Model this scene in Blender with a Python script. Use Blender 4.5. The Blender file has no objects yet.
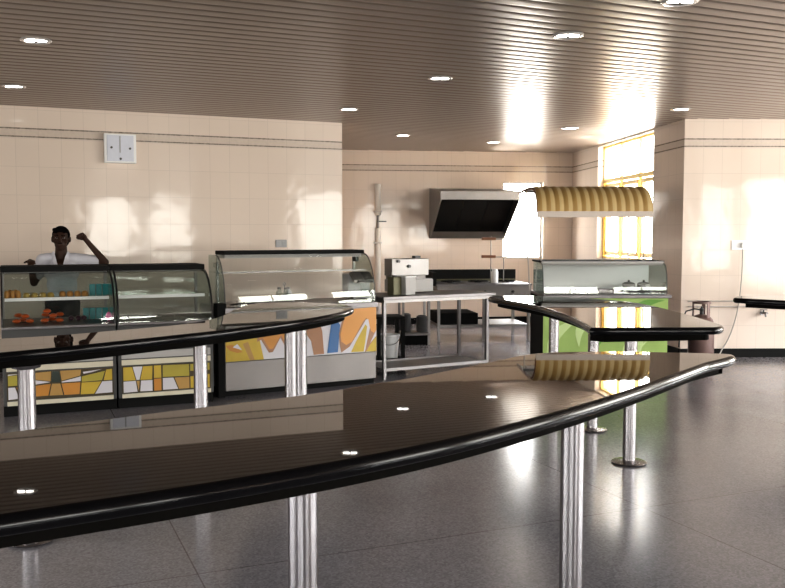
import bpy, bmesh, math, random
from mathutils import Vector, Matrix
random.seed(7)
C = bpy.context.scene.collection
S = bpy.context.scene
PI = math.pi

# ------------------------------------------------------------------ camera model (surveyed from the photograph)
F = 880.0
CAMZ = 1.6
TH = math.atan(59 / F)
ct, st = math.cos(TH), math.sin(TH)
def at(px, py, z):
    """point of the horizontal plane z seen at a photo pixel"""
    x, u = px - 392.5, 294 - py
    r = (x, F * ct + u * st, -F * st + u * ct)
    t = (z - CAMZ) / r[2]
    return Vector((r[0] * t, r[1] * t, z))
def at_depth(px, py, Y):
    x, u = px - 392.5, 294 - py
    r = (x, F * ct + u * st, -F * st + u * ct)
    t = Y / r[1]
    return Vector((r[0] * t, Y, CAMZ + r[2] * t))

# ------------------------------------------------------------------ materials
def nodes(name):
    m = bpy.data.materials.new(name); m.use_nodes = True
    nt = m.node_tree
    return m, nt, nt.nodes['Principled BSDF']
def mat(name, col, rough=.5, metal=0, spec=.5, coat=0, bump=0, bscale=40, emit=None, estr=0, var=0.0, vscale=6):
    m, nt, b = nodes(name)
    b.inputs['Base Color'].default_value = (*col, 1)
    b.inputs['Roughness'].default_value = rough
    b.inputs['Metallic'].default_value = metal
    b.inputs['Specular IOR Level'].default_value = spec
    b.inputs['Coat Weight'].default_value = coat
    b.inputs['Coat Roughness'].default_value = .03
    tc = nt.nodes.new('ShaderNodeTexCoord')
    if var or bump:
        n = nt.nodes.new('ShaderNodeTexNoise'); n.inputs['Scale'].default_value = vscale if var else bscale
        n.inputs['Detail'].default_value = 4
        nt.links.new(tc.outputs['Object'], n.inputs['Vector'])
        if var:
            r = nt.nodes.new('ShaderNodeMixRGB'); r.blend_type = 'MIX'
            r.inputs[1].default_value = (*[c * (1 - var) for c in col], 1)
            r.inputs[2].default_value = (*[min(1, c * (1 + var)) for c in col], 1)
            nt.links.new(n.outputs['Fac'], r.inputs[0]); nt.links.new(r.outputs[0], b.inputs['Base Color'])
        if bump:
            bp = nt.nodes.new('ShaderNodeBump'); bp.inputs['Strength'].default_value = bump
            nt.links.new(n.outputs['Fac'], bp.inputs['Height']); nt.links.new(bp.outputs[0], b.inputs['Normal'])
    if emit:
        b.inputs['Emission Color'].default_value = (*emit, 1)
        b.inputs['Emission Strength'].default_value = estr
    return m

def mat_tile(name, base, rough=.09):
    """cream glazed 25 x 33 cm wall tile with a thin border band near the ceiling; local X runs along the wall, Z up"""
    m, nt, b = nodes(name)
    N, L = nt.nodes.new, nt.links.new
    tc = N('ShaderNodeTexCoord'); sp = N('ShaderNodeSeparateXYZ'); L(tc.outputs['Object'], sp.inputs[0])
    cb = N('ShaderNodeCombineXYZ'); L(sp.outputs['X'], cb.inputs['X'])
    a = N('ShaderNodeMath'); a.operation = 'SUBTRACT'; a.inputs[1].default_value = .085; L(sp.outputs['Z'], a.inputs[0])
    L(a.outputs[0], cb.inputs['Y'])
    br = N('ShaderNodeTexBrick'); L(cb.outputs[0], br.inputs['Vector'])
    br.offset = 0; br.inputs['Scale'].default_value = 1
    br.inputs['Brick Width'].default_value = .25; br.inputs['Row Height'].default_value = .33
    br.inputs['Mortar Size'].default_value = .0028; br.inputs['Mortar Smooth'].default_value = .3
    br.inputs['Color1'].default_value = (*base, 1)
    br.inputs['Color2'].default_value = (*[c * .98 for c in base], 1)
    br.inputs['Mortar'].default_value = (*[c * .84 for c in base], 1)
    rp = N('ShaderNodeValToRGB'); rp.color_ramp.interpolation = 'CONSTANT'
    d = N('ShaderNodeMath'); d.operation = 'DIVIDE'; d.inputs[1].default_value = 4; L(sp.outputs['Z'], d.inputs[0]); L(d.outputs[0], rp.inputs[0])
    e = rp.color_ramp.elements
    e[0].position = 0; e[0].color = (0, 0, 0, 1)
    e[1].position = 2.725 / 4; e[1].color = (1, 1, 1, 1)
    for z, v in ((2.738, .22), (2.82, 1), (2.833, 0)):
        k = e.new(z / 4); k.color = (v, v, v, 1)
    nz = N('ShaderNodeTexNoise'); nz.inputs['Scale'].default_value = 28; L(tc.outputs['Object'], nz.inputs['Vector'])
    mx = N('ShaderNodeMixRGB'); mx.inputs[2].default_value = (.17, .145, .12, 1)
    mul = N('ShaderNodeMath'); mul.operation = 'MULTIPLY'
    ad = N('ShaderNodeMath'); ad.operation = 'ADD'; ad.inputs[1].default_value = .35; L(nz.outputs['Fac'], ad.inputs[0])
    L(rp.outputs[0], mul.inputs[0]); L(ad.outputs[0], mul.inputs[1]); L(mul.outputs[0], mx.inputs[0])
    L(br.outputs['Color'], mx.inputs[1]); L(mx.outputs[0], b.inputs['Base Color'])
    # the glaze undulates a little from tile to tile, so reflections break up at the joints
    vt = N('ShaderNodeTexNoise'); vt.inputs['Scale'].default_value = 3.1; vt.inputs['Detail'].default_value = 2
    L(tc.outputs['Object'], vt.inputs['Vector'])
    bp = N('ShaderNodeBump'); bp.inputs['Strength'].default_value = .035; bp.inputs['Distance'].default_value = .1
    L(vt.outputs['Fac'], bp.inputs['Height'])
    bp2 = N('ShaderNodeBump'); bp2.inputs['Strength'].default_value = .25; bp2.inputs['Distance'].default_value = .002; bp2.invert = True
    L(br.outputs['Fac'], bp2.inputs['Height']); L(bp.outputs[0], bp2.inputs['Normal']); L(bp2.outputs[0], b.inputs['Normal'])
    b.inputs['Roughness'].default_value = rough
    b.inputs['Specular IOR Level'].default_value = .42
    return m

def mat_floor():
    m, nt, b = nodes('terrazzo')
    N, L = nt.nodes.new, nt.links.new
    tc = N('ShaderNodeTexCoord')
    mp = N('ShaderNodeMapping'); L(tc.outputs['Object'], mp.inputs[0])
    a = math.radians(-23)
    mp.inputs['Rotation'].default_value = (0, 0, a)
    mp.inputs['Location'].default_value = (-3.34 + 5.2, -4.1 + 5.2, 0)
    br = N('ShaderNodeTexBrick'); br.offset = 0; br.inputs['Scale'].default_value = 1
    br.inputs['Brick Width'].default_value = 2.6; br.inputs['Row Height'].default_value = 2.6
    br.inputs['Mortar Size'].default_value = .004; br.inputs['Mortar Smooth'].default_value = .2
    br.inputs['Color1'].default_value = (1, 1, 1, 1); br.inputs['Color2'].default_value = (.93, .93, .93, 1)
    br.inputs['Mortar'].default_value = (.5, .47, .44, 1)
    L(mp.outputs[0], br.inputs['Vector'])
    v = N('ShaderNodeTexVoronoi'); v.inputs['Scale'].default_value = 95; L(tc.outputs['Object'], v.inputs['Vector'])
    rp = N('ShaderNodeValToRGB'); L(v.outputs['Color'], rp.inputs[0])
    e = rp.color_ramp.elements
    e[0].position = .12; e[0].color = (.205, .196, .212, 1); e[1].position = .9; e[1].color = (.315, .302, .322, 1)
    n = N('ShaderNodeTexNoise'); n.inputs['Scale'].default_value = .8; n.inputs['Detail'].default_value = 5; L(tc.outputs['Object'], n.inputs['Vector'])
    r2 = N('ShaderNodeValToRGB'); L(n.outputs['Fac'], r2.inputs[0])
    r2.color_ramp.elements[0].position = .3; r2.color_ramp.elements[0].color = (.8, .8, .8, 1)
    r2.color_ramp.elements[1].position = .7; r2.color_ramp.elements[1].color = (1.1, 1.1, 1.1, 1)
    m1 = N('ShaderNodeMixRGB'); m1.blend_type = 'MULTIPLY'; m1.inputs[0].default_value = 1; L(rp.outputs[0], m1.inputs[1]); L(r2.outputs[0], m1.inputs[2])
    m2 = N('ShaderNodeMixRGB'); m2.blend_type = 'MULTIPLY'; m2.inputs[0].default_value = 1; L(m1.outputs[0], m2.inputs[1]); L(br.outputs['Color'], m2.inputs[2])
    L(m2.outputs[0], b.inputs['Base Color'])
    r3 = N('ShaderNodeMapRange'); L(n.outputs['Fac'], r3.inputs[0]); r3.inputs[3].default_value = .13; r3.inputs[4].default_value = .24
    L(r3.outputs[0], b.inputs['Roughness'])
    b.inputs['Specular IOR Level'].default_value = .5
    return m

def mat_granite():
    m, nt, b = nodes('black_granite')
    N, L = nt.nodes.new, nt.links.new
    tc = N('ShaderNodeTexCoord')
    v = N('ShaderNodeTexVoronoi'); v.inputs['Scale'].default_value = 240; L(tc.outputs['Object'], v.inputs['Vector'])
    rp = N('ShaderNodeValToRGB'); L(v.outputs['Color'], rp.inputs[0])
    rp.color_ramp.elements[0].position = .35; rp.color_ramp.elements[0].color = (.006, .006, .007, 1)
    rp.color_ramp.elements[1].position = 1; rp.color_ramp.elements[1].color = (.014, .013, .013, 1)
    L(rp.outputs[0], b.inputs['Base Color'])
    b.inputs['Roughness'].default_value = .018
    b.inputs['IOR'].default_value = 1.52
    return m

def mat_glass(name='glass', tint=(.96, .965, .96), ior=1.5):
    """thin sheet glass: clear straight through, mirror-like at grazing angles"""
    m, nt, b = nodes(name); nt.nodes.remove(b)
    N, L = nt.nodes.new, nt.links.new
    out = nt.nodes['Material Output']
    tr = N('ShaderNodeBsdfTransparent'); tr.inputs[0].default_value = (*tint, 1)
    gl = N('ShaderNodeBsdfGlossy'); gl.inputs['Roughness'].default_value = .02; gl.inputs[0].default_value = (.95, 1, .98, 1)
    ge = N('ShaderNodeNewGeometry'); dt = N('ShaderNodeVectorMath'); dt.operation = 'DOT_PRODUCT'
    L(ge.outputs['Incoming'], dt.inputs[0]); L(ge.outputs['Normal'], dt.inputs[1])
    def mth(op, a, v0=None, v1=None):
        k = N('ShaderNodeMath'); k.operation = op
        if a is not None: L(a, k.inputs[0])
        if v0 is not None: k.inputs[0].default_value = v0
        if v1 is not None: k.inputs[1].default_value = v1
        return k
    ab = mth('ABSOLUTE', dt.outputs['Value']); om = N('ShaderNodeMath'); om.operation = 'SUBTRACT'; om.inputs[0].default_value = 1; L(ab.outputs[0], om.inputs[1])
    pw = mth('POWER', om.outputs[0], None, 5.0); ml = mth('MULTIPLY', pw.outputs[0], None, .9); fr = mth('ADD', ml.outputs[0], None, .035)
    mx = N('ShaderNodeMixShader'); L(fr.outputs[0], mx.inputs[0]); L(tr.outputs[0], mx.inputs[1]); L(gl.outputs[0], mx.inputs[2])
    L(mx.outputs[0], out.inputs['Surface'])
    return m

def mat_ceiling():
    m, nt, b = nodes('ceiling_slats')
    b.inputs['Base Color'].default_value = (.30, .25, .218, 1)
    b.inputs['Metallic'].default_value = .55
    b.inputs['Roughness'].default_value = .29
    return m

M = {}
M['tile'] = mat_tile('cream_wall_tile', (.70, .595, .515))
M['floor'] = mat_floor()
M['granite'] = mat_granite()
M['granite_edge'] = mat('darkened_granite_edge', (.005, .005, .006), .12, spec=.22, var=.3, vscale=200)  # same granite, darkened and dulled at the rim to stand in for shade
M['ceil'] = mat_ceiling()
M['gap'] = mat('ceiling_gap', (.03, .026, .022), .7)
M['black'] = mat('black_paint', (.012, .012, .013), .32)
M['blackgloss'] = mat('black_gloss', (.01, .01, .011), .08)
M['matteblack'] = mat('matte_black', (.008, .008, .008), .8, spec=.2)
M['apron'] = mat('dark_wood_apron', (.006, .0055, .005), .9, spec=.05, var=.2)
M['steel'] = mat('brushed_steel', (.20, .19, .192), .45, 1, bump=.04, bscale=90)
M['polish'] = mat('polished_steel', (.35, .335, .345), .27, 1)
M['dullsteel'] = mat('dull_steel', (.25, .24, .235), .46, 1, var=.15)
M['panelsteel'] = mat('panel_steel', (.19, .178, .172), .45, .75, var=.12, vscale=2.5)
M['whitesteel'] = mat('white_enamel', (.46, .445, .435), .45, spec=.3)
M['cream'] = mat('cream_paint', (.68, .63, .50), .4)
M['glass'] = mat_glass()
M['greenglass'] = mat_glass('green_tinted_glass', (.74, .785, .765))
M['yellowframe'] = mat('yellow_window_paint', (.85, .62, .20), .45)
M['plastic_white'] = mat('white_plastic', (.8, .8, .8), .35)
M['paleblue'] = mat('pale_panel', (.62, .64, .72), .25, var=.06, vscale=18)
M['grey'] = mat('grey_plastic', (.35, .35, .36), .4)
M['darkgrey'] = mat('dark_grey', (.08, .08, .08), .5)
M['skin'] = mat('dark_skin', (.042, .020, .013), .55, spec=.25, var=.12, vscale=20)
M['hair'] = mat('black_hair', (.004, .0035, .0035), .95, spec=.05, bump=.6, bscale=160)
M['shirt'] = mat('white_shirt_cloth', (.62, .61, .66), .85, bump=.3, bscale=24)
M['trousers'] = mat('dark_trousers', (.03, .03, .035), .85)
M['eyewhite'] = mat('eye_white', (.30, .27, .25), .3)
M['lips'] = mat('lip_skin', (.10, .035, .028), .5)
M['olive'] = mat('olive_metal', (.115, .11, .065), .45, .4, var=.2)
M['wood'] = mat('brown_wood', (.20, .085, .045), .5, var=.3, vscale=14)
M['bulb'] = mat('lamp_glow', (1, 1, 1), .3, emit=(1, .96, .9), estr=11)
M['lampring'] = mat('lamp_ring', (.82, .80, .78), .2, .6)
M['lampdark'] = mat('lamp_reflector', (.25, .22, .2), .2, .8)
M['bun'] = mat('bun_crust', (.50, .25, .07), .5, var=.35, vscale=16)
M['bun2'] = mat('savoury_crust', (.42, .30, .07), .55, var=.3, vscale=18)
M['orange'] = mat('orange_wrapper', (.62, .13, .03), .3, var=.3, vscale=25)
M['teal'] = mat('teal_carton', (.015, .24, .26), .35, var=.2, vscale=18)
M['purple'] = mat('dark_purple_wrapper', (.06, .02, .05), .3)
M['pink'] = mat('pink_wrapper', (.72, .14, .38), .35)
M['gascyl'] = mat('gas_cylinder_paint', (.16, .10, .09), .45, .2, var=.25)
M['mo_white'] = mat('pattern_white', (.66, .64, .68), .35)
M['mo_yellow'] = mat('pattern_yellow', (.56, .40, .055), .35, var=.15)
M['mo_olive'] = mat('pattern_olive', (.42, .35, .06), .35, var=.15)
M['mo_orange'] = mat('pattern_orange', (.55, .25, .05), .35, var=.15)
M['mo_tan'] = mat('pattern_tan', (.46, .28, .09), .35, var=.15)
M['mo_green'] = mat('pattern_dark_green', (.018, .03, .022), .35)
M['mo_lead'] = mat('pattern_dark_line', (.06, .045, .02), .4)
M['mo_brown'] = mat('pattern_brown', (.36, .185, .10), .35)
M['mo_blue'] = mat('pattern_blue', (.03, .13, .33), .35)
M['mo_ora2'] = mat('pattern_pale_orange', (.72, .34, .09), .35)
M['lime'] = mat('pattern_lime', (.36, .52, .15), .35, var=.2, vscale=3)
M['limepale'] = mat('pattern_pale_lime', (.62, .78, .36), .35)
M['limedark'] = mat('pattern_leaf_green', (.13, .33, .045), .35)
M['aw_yellow'] = mat('awning_yellow', (.42, .27, .10), .6)
M['aw_tan'] = mat('awning_tan', (.50, .37, .18), .6)
M['aw_white'] = mat('awning_white', (.56, .49, .44), .6)
M['copper'] = mat('grey_pipe', (.42, .38, .35), .35, .3)
M['cable'] = mat('grey_cable', (.36, .34, .31), .5)
M['pipewhite'] = mat('white_pipe', (.72, .68, .64), .35)

# ------------------------------------------------------------------ mesh builder
class MB:
    def __init__(s): s.v = []; s.f = []; s.m = []
    def add(s, vs, fs, mi=0):
        o = len(s.v); s.v += [tuple(v) for v in vs]
        for f in fs: s.f.append([o + i for i in f]); s.m.append(mi)
        return s
    def box(s, x0, x1, y0, y1, z0, z1, mi=0, mx=None):
        vs = [Vector((x, y, z)) for z in (z0, z1) for y in (y0, y1) for x in (x0, x1)]
        if mx: vs = [mx @ v for v in vs]
        return s.add(vs, [(0, 2, 3, 1), (4, 5, 7, 6), (0, 1, 5, 4), (2, 6, 7, 3), (0, 4, 6, 2), (1, 3, 7, 5)], mi)
    def cone(s, a, b, ra, rb, n=20, mi=0, cap=True):
        a, b = Vector(a), Vector(b); d = (b - a).normalized()
        u = d.orthogonal().normalized(); w = d.cross(u)
        vs = [c + (u * math.cos(2 * PI * i / n) + w * math.sin(2 * PI * i / n)) * r for c, r in ((a, ra), (b, rb)) for i in range(n)]
        fs = [(i, (i + 1) % n, n + (i + 1) % n, n + i) for i in range(n)]
        if cap: fs += [tuple(range(n - 1, -1, -1)), tuple(range(n, 2 * n))]
        return s.add(vs, fs, mi)
    def cyl(s, a, b, r, n=20, mi=0): return s.cone(a, b, r, r, n, mi)
    def ball(s, c, rx, ry=None, rz=None, n=16, k=10, mi=0, rot=None):
        ry = ry or rx; rz = rz or rx; c = Vector(c); vs = []; fs = []
        for j in range(k + 1):
            t = PI * j / k
            for i in range(n):
                p = 2 * PI * i / n
                q = Vector((rx * math.sin(t) * math.cos(p), ry * math.sin(t) * math.sin(p), rz * math.cos(t)))
                if rot: q = rot @ q
                vs.append(c + q)
        for j in range(k):
            for i in range(n):
                fs.append((j * n + i, (j + 1) * n + i, (j + 1) * n + (i + 1) % n, j * n + (i + 1) % n))
        return s.add(vs, fs, mi)
    def capsule(s, a, b, ra, rb, n=14, mi=0):
        s.cone(a, b, ra, rb, n, mi); s.ball(a, ra, n=n, k=8, mi=mi); s.ball(b, rb, n=n, k=8, mi=mi); return s
    def lathe(s, prof, c=(0, 0, 0), n=28, mi=0):
        c = Vector(c); vs = []; fs = []
        for r, z in prof:
            for i in range(n):
                p = 2 * PI * i / n; vs.append(c + Vector((max(r, 1e-4) * math.cos(p), max(r, 1e-4) * math.sin(p), z)))
        for j in range(len(prof) - 1):
            for i in range(n):
                fs.append((j * n + i, j * n + (i + 1) % n, (j + 1) * n + (i + 1) % n, (j + 1) * n + i))
        return s.add(vs, fs, mi)
    def tube(s, pts, r, n=8, mi=0):
        pts = [Vector(p) for p in pts]
        rings = []
        u = None
        for i, p in enumerate(pts):
            d = (pts[min(i + 1, len(pts) - 1)] - pts[max(i - 1, 0)]).normalized()
            if u is None: u = d.orthogonal().normalized()
            u = (u - d * u.dot(d)).normalized(); w = d.cross(u)
            rings.append([p + (u * math.cos(2 * PI * k / n) + w * math.sin(2 * PI * k / n)) * r for k in range(n)])
        vs = [v for g in rings for v in g]; fs = []
        for j in range(len(rings) - 1):
            for k in range(n):
                fs.append((j * n + k, j * n + (k + 1) % n, (j + 1) * n + (k + 1) % n, (j + 1) * n + k))
        fs += [tuple(range(n - 1, -1, -1)), tuple(range((len(rings) - 1) * n, len(rings) * n))]
        return s.add(vs, fs, mi)
    def prism(s, poly, axis, a, b, mi=0):
        """polygon of 2-D points extruded along an axis from a to b ('x': points are (y,z); 'y': (x,z); 'z': (x,y))"""
        n = len(poly)
        def p3(q, t):
            return (t, q[0], q[1]) if axis == 'x' else (q[0], t, q[1]) if axis == 'y' else (q[0], q[1], t)
        vs = [p3(q, a) for q in poly] + [p3(q, b) for q in poly]
        fs = [(i, (i + 1) % n, n + (i + 1) % n, n + i) for i in range(n)] + [tuple(range(n - 1, -1, -1)), tuple(range(n, 2 * n))]
        return s.add(vs, fs, mi)
    def build(s, name, mats, parent=None, smooth=False, bevel=0, loc=None, rz=None):
        me = bpy.data.meshes.new(name); me.from_pydata(s.v, [], s.f)
        if not isinstance(mats, (list, tuple)): mats = [mats]
        for k in mats: me.materials.append(M[k] if isinstance(k, str) else k)
        for p, mi in zip(me.polygons, s.m): p.material_index = mi
        bm = bmesh.new(); bm.from_mesh(me); bmesh.ops.recalc_face_normals(bm, faces=bm.faces); bm.to_mesh(me); bm.free()
        o = bpy.data.objects.new(name, me); C.objects.link(o)
        if smooth:
            for p in me.polygons: p.use_smooth = True
            md = o.modifiers.new('es', 'EDGE_SPLIT'); md.split_angle = math.radians(42)
        if bevel:
            md = o.modifiers.new('bv', 'BEVEL'); md.width = bevel; md.segments = 2; md.limit_method = 'ANGLE'; md.angle_limit = math.radians(50)
        if parent: o.parent = parent
        if loc is not None: o.location = loc
        if rz is not None: o.rotation_euler = (0, 0, rz)
        return o

def tag(o, label, cat, group=None):
    o['label'] = label; o['category'] = cat
    if group: o['group'] = group
    return o
def thing(name, label, cat, loc=(0, 0, 0), rz=0, group=None):
    o = bpy.data.objects.new(name, None); C.objects.link(o); o.empty_display_size = .1
    o.location = loc; o.rotation_euler = (0, 0, rz)
    return tag(o, label, cat, group)
def struct(o):
    o['kind'] = 'structure'; return o
def dup(o, loc, rz=None, label=None):
    r = o.copy(); C.objects.link(r); r.location = loc
    if rz is not None: r.rotation_euler = (0, 0, rz)
    if label: r['label'] = label
    for ch in list(o.children):
        c = ch.copy(); C.objects.link(c); c.parent = r
        for g in list(ch.children):
            d = g.copy(); C.objects.link(d); d.parent = c
    return r

# ------------------------------------------------------------------ room plan
CEIL = 3.09
A = at(0, 105, CEIL).xy; B = at(342, 123, CEIL).xy
K = at(573, 153, CEIL).xy; K0 = at(342, 150, CEIL).xy; D = at(685, 119, CEIL).xy
wl = (B - A).normalized(); AL = math.atan2(wl.y, wl.x)          # direction of the left wall and of the ceiling slats
kd = (K - K0).normalized(); AK = math.atan2(kd.y, kd.x)         # direction of the kitchen back wall
A2 = A - wl * 3.6
kn = Vector((kd.y, -kd.x))                                      # towards the room
B2 = B - kn * 6
def isect(p, d, q, e):
    den = d.x * e.y - d.y * e.x
    t = ((q.x - p.x) * e.y - (q.y - p.y) * e.x) / den
    return p + d * t
BK = isect(B, -kn, K0, kd)
E2 = Vector((8.6, D.y + (8.6 - D.x) * math.tan(math.radians(1.5))))
R0 = Vector((8.6, -5.0)); L0 = Vector((A2.x, -5.0))
ROOM = [L0, R0, E2, D, K, BK, B, A2]

def wall(name, p0, p1, openings=(), m='tile', th=.24, z1=CEIL + .2):
    """wall with its face along p0-p1 and the room on the local -Y side"""
    d = p1 - p0; ln = d.length; rz = math.atan2(d.y, d.x)
    xs = sorted({0, ln, *[o[0] for o in openings], *[o[1] for o in openings]})
    zs = sorted({-.02, z1, *[o[2] for o in openings], *[o[3] for o in openings]})
    b = MB()
    for i in range(len(xs) - 1):
        for j in range(len(zs) - 1):
            cx, cz = (xs[i] + xs[i + 1]) / 2, (zs[j] + zs[j + 1]) / 2
            if any(o[0] < cx < o[1] and o[2] < cz < o[3] for o in openings): continue
            b.box(xs[i], xs[i + 1], 0, th, zs[j], zs[j + 1])
    return struct(b.build(name, m, loc=(p0.x, p0.y, 0), rz=rz))

wall('wall_left', A2, B)
wall('wall_recess', B, BK, th=.2)
# kitchen back wall with a bright window behind hood and awning
klen = (K - BK).length
def along(p0, p1, px, z):
    """distance along a wall at which photo column px meets it"""
    d = (p1 - p0).normalized(); r = Vector(((px - 392.5) / (F / ct), 1.0))
    q = isect(Vector((0, 0)), r, p0, d)
    return (q - p0).dot(d)
kw = (along(BK, K, 503, 0), along(BK, K, 543, 0), 1.17, 2.56)
wall('wall_back', BK, K, [kw])
sw = (along(K, D, 597, 0), along(K, D, 652, 0), 1.22, CEIL - .03)
wall('wall_side', K, D, [sw])
wall('wall_right', D, E2)
# the dining hall behind the camera: daylight comes through these windows
rear = [(x, x + 1.7, .75, 2.75) for x in (.5, 2.6, 8.5, 11.5)]
M['hallpaint'] = mat('hall_paint', (.22, .18, .15), .6, var=.1, vscale=1)
wall('wall_rear', R0, L0, rear, 'hallpaint')
EASTW = [(x, x + 2.3, .55, 2.85) for x in (1.0, 3.9, 6.8, 9.7)]
wall('wall_east', E2, R0, EASTW)
WESTW = [(x, x + 2.0, .8, 2.6) for x in (1.5, 4.5, 7.5)]
wall('wall_west', L0, A2, WESTW, 'hallpaint')

b = MB()
b.add([(p.x, p.y, 0) for p in ROOM], [tuple(range(len(ROOM)))])
struct(b.build('floor', 'floor'))

# linear slat ceiling: each slat a rounded strip, dark gaps between
def scan(c):
    out = []
    n = len(ROOM); nd = Vector((-wl.y, wl.x))
    for i in range(n):
        p, q = ROOM[i], ROOM[(i + 1) % n]
        a, e = p.dot(nd) - c, q.dot(nd) - c
        if (a < 0) != (e < 0):
            t = a / (a - e); out.append((p + (q - p) * t).dot(wl))
    return sorted(out)
b = MB()
PITCH = .15
cmin = min(p.dot(Vector((-wl.y, wl.x))) for p in ROOM); cmax = max(p.dot(Vector((-wl.y, wl.x))) for p in ROOM)
k = 0
while cmin + k * PITCH < cmax:
    c = cmin + (k + .5) * PITCH; k += 1
    xs = scan(c)
    for i in range(0, len(xs) - 1, 2):
        x0, x1 = xs[i] - .12, xs[i + 1] + .12
        h = PITCH / 2 - .011
        prof = [(c - h, CEIL + .03), (c - h, CEIL + .007), (c - h + .010, CEIL + .0012), (c - h * .45, CEIL), (c + h * .45, CEIL), (c + h - .010, CEIL + .0012), (c + h, CEIL + .007), (c + h, CEIL + .03)]
        b.prism(prof, 'x', x0, x1, 0)
rr = Matrix.Rotation(-AL, 4, 'Z')
poly = [(rr @ Vector((p.x, p.y, 0))) for p in ROOM]
b.add([(p.x, p.y, CEIL + .032) for p in poly], [tuple(range(len(poly)))], 1)
struct(b.build('ceiling', ['ceil', 'gap'], rz=AL))

# skirting
def skirting(name, p0, p1, i0=0, i1=0):
    d = p1 - p0
    bb = MB().box(i0, d.length - i1, -.018, 0, 0, .115)
    return struct(bb.build(name, 'matteblack', loc=(p0.x, p0.y, 0), rz=math.atan2(d.y, d.x), bevel=.004))
skirting('baseboard_left', A2, B); skirting('baseboard_back', BK, K); skirting('baseboard_side', K, D); skirting('baseboard_right', D, E2)

# windows
def window(name, p0, p1, o, cols, transom=None, m='yellowframe', sub=True):
    d = p1 - p0; rz = math.atan2(d.y, d.x)
    x0, x1, z0, z1 = o; w = .029
    f = MB()
    y0, y1 = .10, .15
    for (a, e, zz0, zz1) in [(x0, x0 + w, z0, z1), (x1 - w, x1, z0, z1), (x0, x1, z0, z0 + w), (x0, x1, z1 - w, z1)]:
        f.box(a, e, y0, y1, zz0, zz1)
    for i in range(1, cols):
        x = x0 + (x1 - x0) * i / cols
        f.box(x - w / 2, x + w / 2, y0, y1, z0, z1)
    if transom:
        f.box(x0, x1, y0 - .01, y1 + .01, transom - .03, transom + .03)
        if sub:
            for i in range(cols):
                a = x0 + (x1 - x0) * i / cols + .05; e = x0 + (x1 - x0) * (i + 1) / cols - .05
                for q in [(a, a + .05, z0 + .06, transom - .05), (e - .05, e, z0 + .06, transom - .05), (a, e, transom - .11, transom - .05), (a, e, z0 + .05, z0 + .11)]:
                    f.box(q[0], q[1], y0 + .01, y1 + .015, q[2], q[3])
    root = struct(f.build(name, m, loc=(p0.x, p0.y, 0), rz=rz))
    g = MB().box(x0 + .01, x1 - .01, .122, .126, z0 + .01, z1 - .01)
    g.build('pane', 'glass', root)
    return root
window('window_1', K, D, sw, 3, 2.49)
window('window_2', BK, K, kw, 1, None, 'whitesteel')
n = 3
for o in rear:
    window(f'window_{n}', R0, L0, o, 2, None, 'whitesteel'); n += 1
for o in EASTW:
    window(f'window_{n}', E2, R0, o, 2, None, 'whitesteel'); n += 1

for o in WESTW:
    window(f'window_{n}', L0, A2, o, 2, None, 'whitesteel'); n += 1
# ------------------------------------------------------------------ recessed ceiling lights
dl = [((36, 40), 'nearest on the left side, before the white box'), ((14, 86), 'at the left picture edge above the left tiled wall'),
      ((349, 109), 'above the corner where the left tiled wall ends'), ((440, 78), 'in the middle of the ceiling in front of the exhaust hood'),
      ((403, 135), 'deep in the kitchen left of the exhaust hood'), ((568, 35), 'large one near the top right of centre'),
      ((570, 128), 'in front of the tall side window beside its reflection'), ((493, 142), 'farthest back above the exhaust hood'),
      ((681, 109), 'above the grey tiled corner on the right'), ((680, 1), 'cut by the top picture edge on the right')]
root0 = None
for (px, py), w in dl:
    p = at(px, py, CEIL)
    lab = 'recessed ceiling light, ' + w
    loc = (p.x, p.y, CEIL - .001)
    if root0 is None:
        root0 = thing('recessed_ceiling_light', lab, 'ceiling light', loc, 0, 'recessed ceiling lights')
        r = MB().lathe([(.088, .004), (.112, .004), (.118, -.003), (.112, -.009), (.094, -.010), (.088, -.004)], n=32)
        r.build('trim_ring', 'lampring', root0, True)
        MB().lathe([(0, .002), (.06, .001), (.09, -.003)], n=32).build('reflector', 'lampdark', root0, True)
        for sx in (-1, 1):
            MB().capsule((sx * .045 - .03, 0, -.004), (sx * .045 + .03, 0, -.004), .010, .010).build('lamp_tube', 'bulb', root0, True)
    else:
        dup(root0, loc, None, lab)

# ------------------------------------------------------------------ granite tables
def spline(pts, k=10):
    n = len(pts); out = []
    for i in range(n):
        p0, p1, p2, p3 = [Vector(pts[(i + j - 1) % n]) for j in range(4)]
        for j in range(k):
            t = j / k
            out.append(.5 * ((2 * p1) + (p2 - p0) * t + (2 * p0 - 5 * p1 + 4 * p2 - p3) * t * t + (3 * p1 - p0 - 3 * p2 + p3) * t ** 3))
    return out
def area(p): return sum(p[i].x * p[(i + 1) % len(p)].y - p[(i + 1) % len(p)].x * p[i].y for i in range(len(p))) / 2
def inset(poly, d):
    n = len(poly); out = []
    for i in range(n):
        a, e = poly[i - 1], poly[(i + 1) % n]
        t = (e - a).normalized(); out.append(poly[i] + Vector((-t.y, t.x)) * d)
    return out
TOP = 1.02
def slab(poly, z0, z1, r, bm, mi=0):
    rings = []
    steps = [(r, z0)] + [(r - r * math.sin(PI * q / 12), (z0 + z1) / 2 - (z1 - z0) / 2 * math.cos(PI * q / 12)) for q in range(1, 12)] + [(r, z1)]
    n = len(poly); vs = []; fs = []
    for d, z in steps:
        vs += [(p.x, p.y, z) for p in inset(poly, d)]
    for j in range(len(steps) - 1):
        for i in range(n):
            fs.append((j * n + i, j * n + (i + 1) % n, (j + 1) * n + (i + 1) % n, (j + 1) * n + i))
    bm.add(vs, fs, 1)
    # flat polished top and underside with their own crisp border
    bm.add(vs[-n:], [tuple(range(n))], 0); bm.add(vs[:n], [tuple(range(n - 1, -1, -1))], 1)
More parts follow.
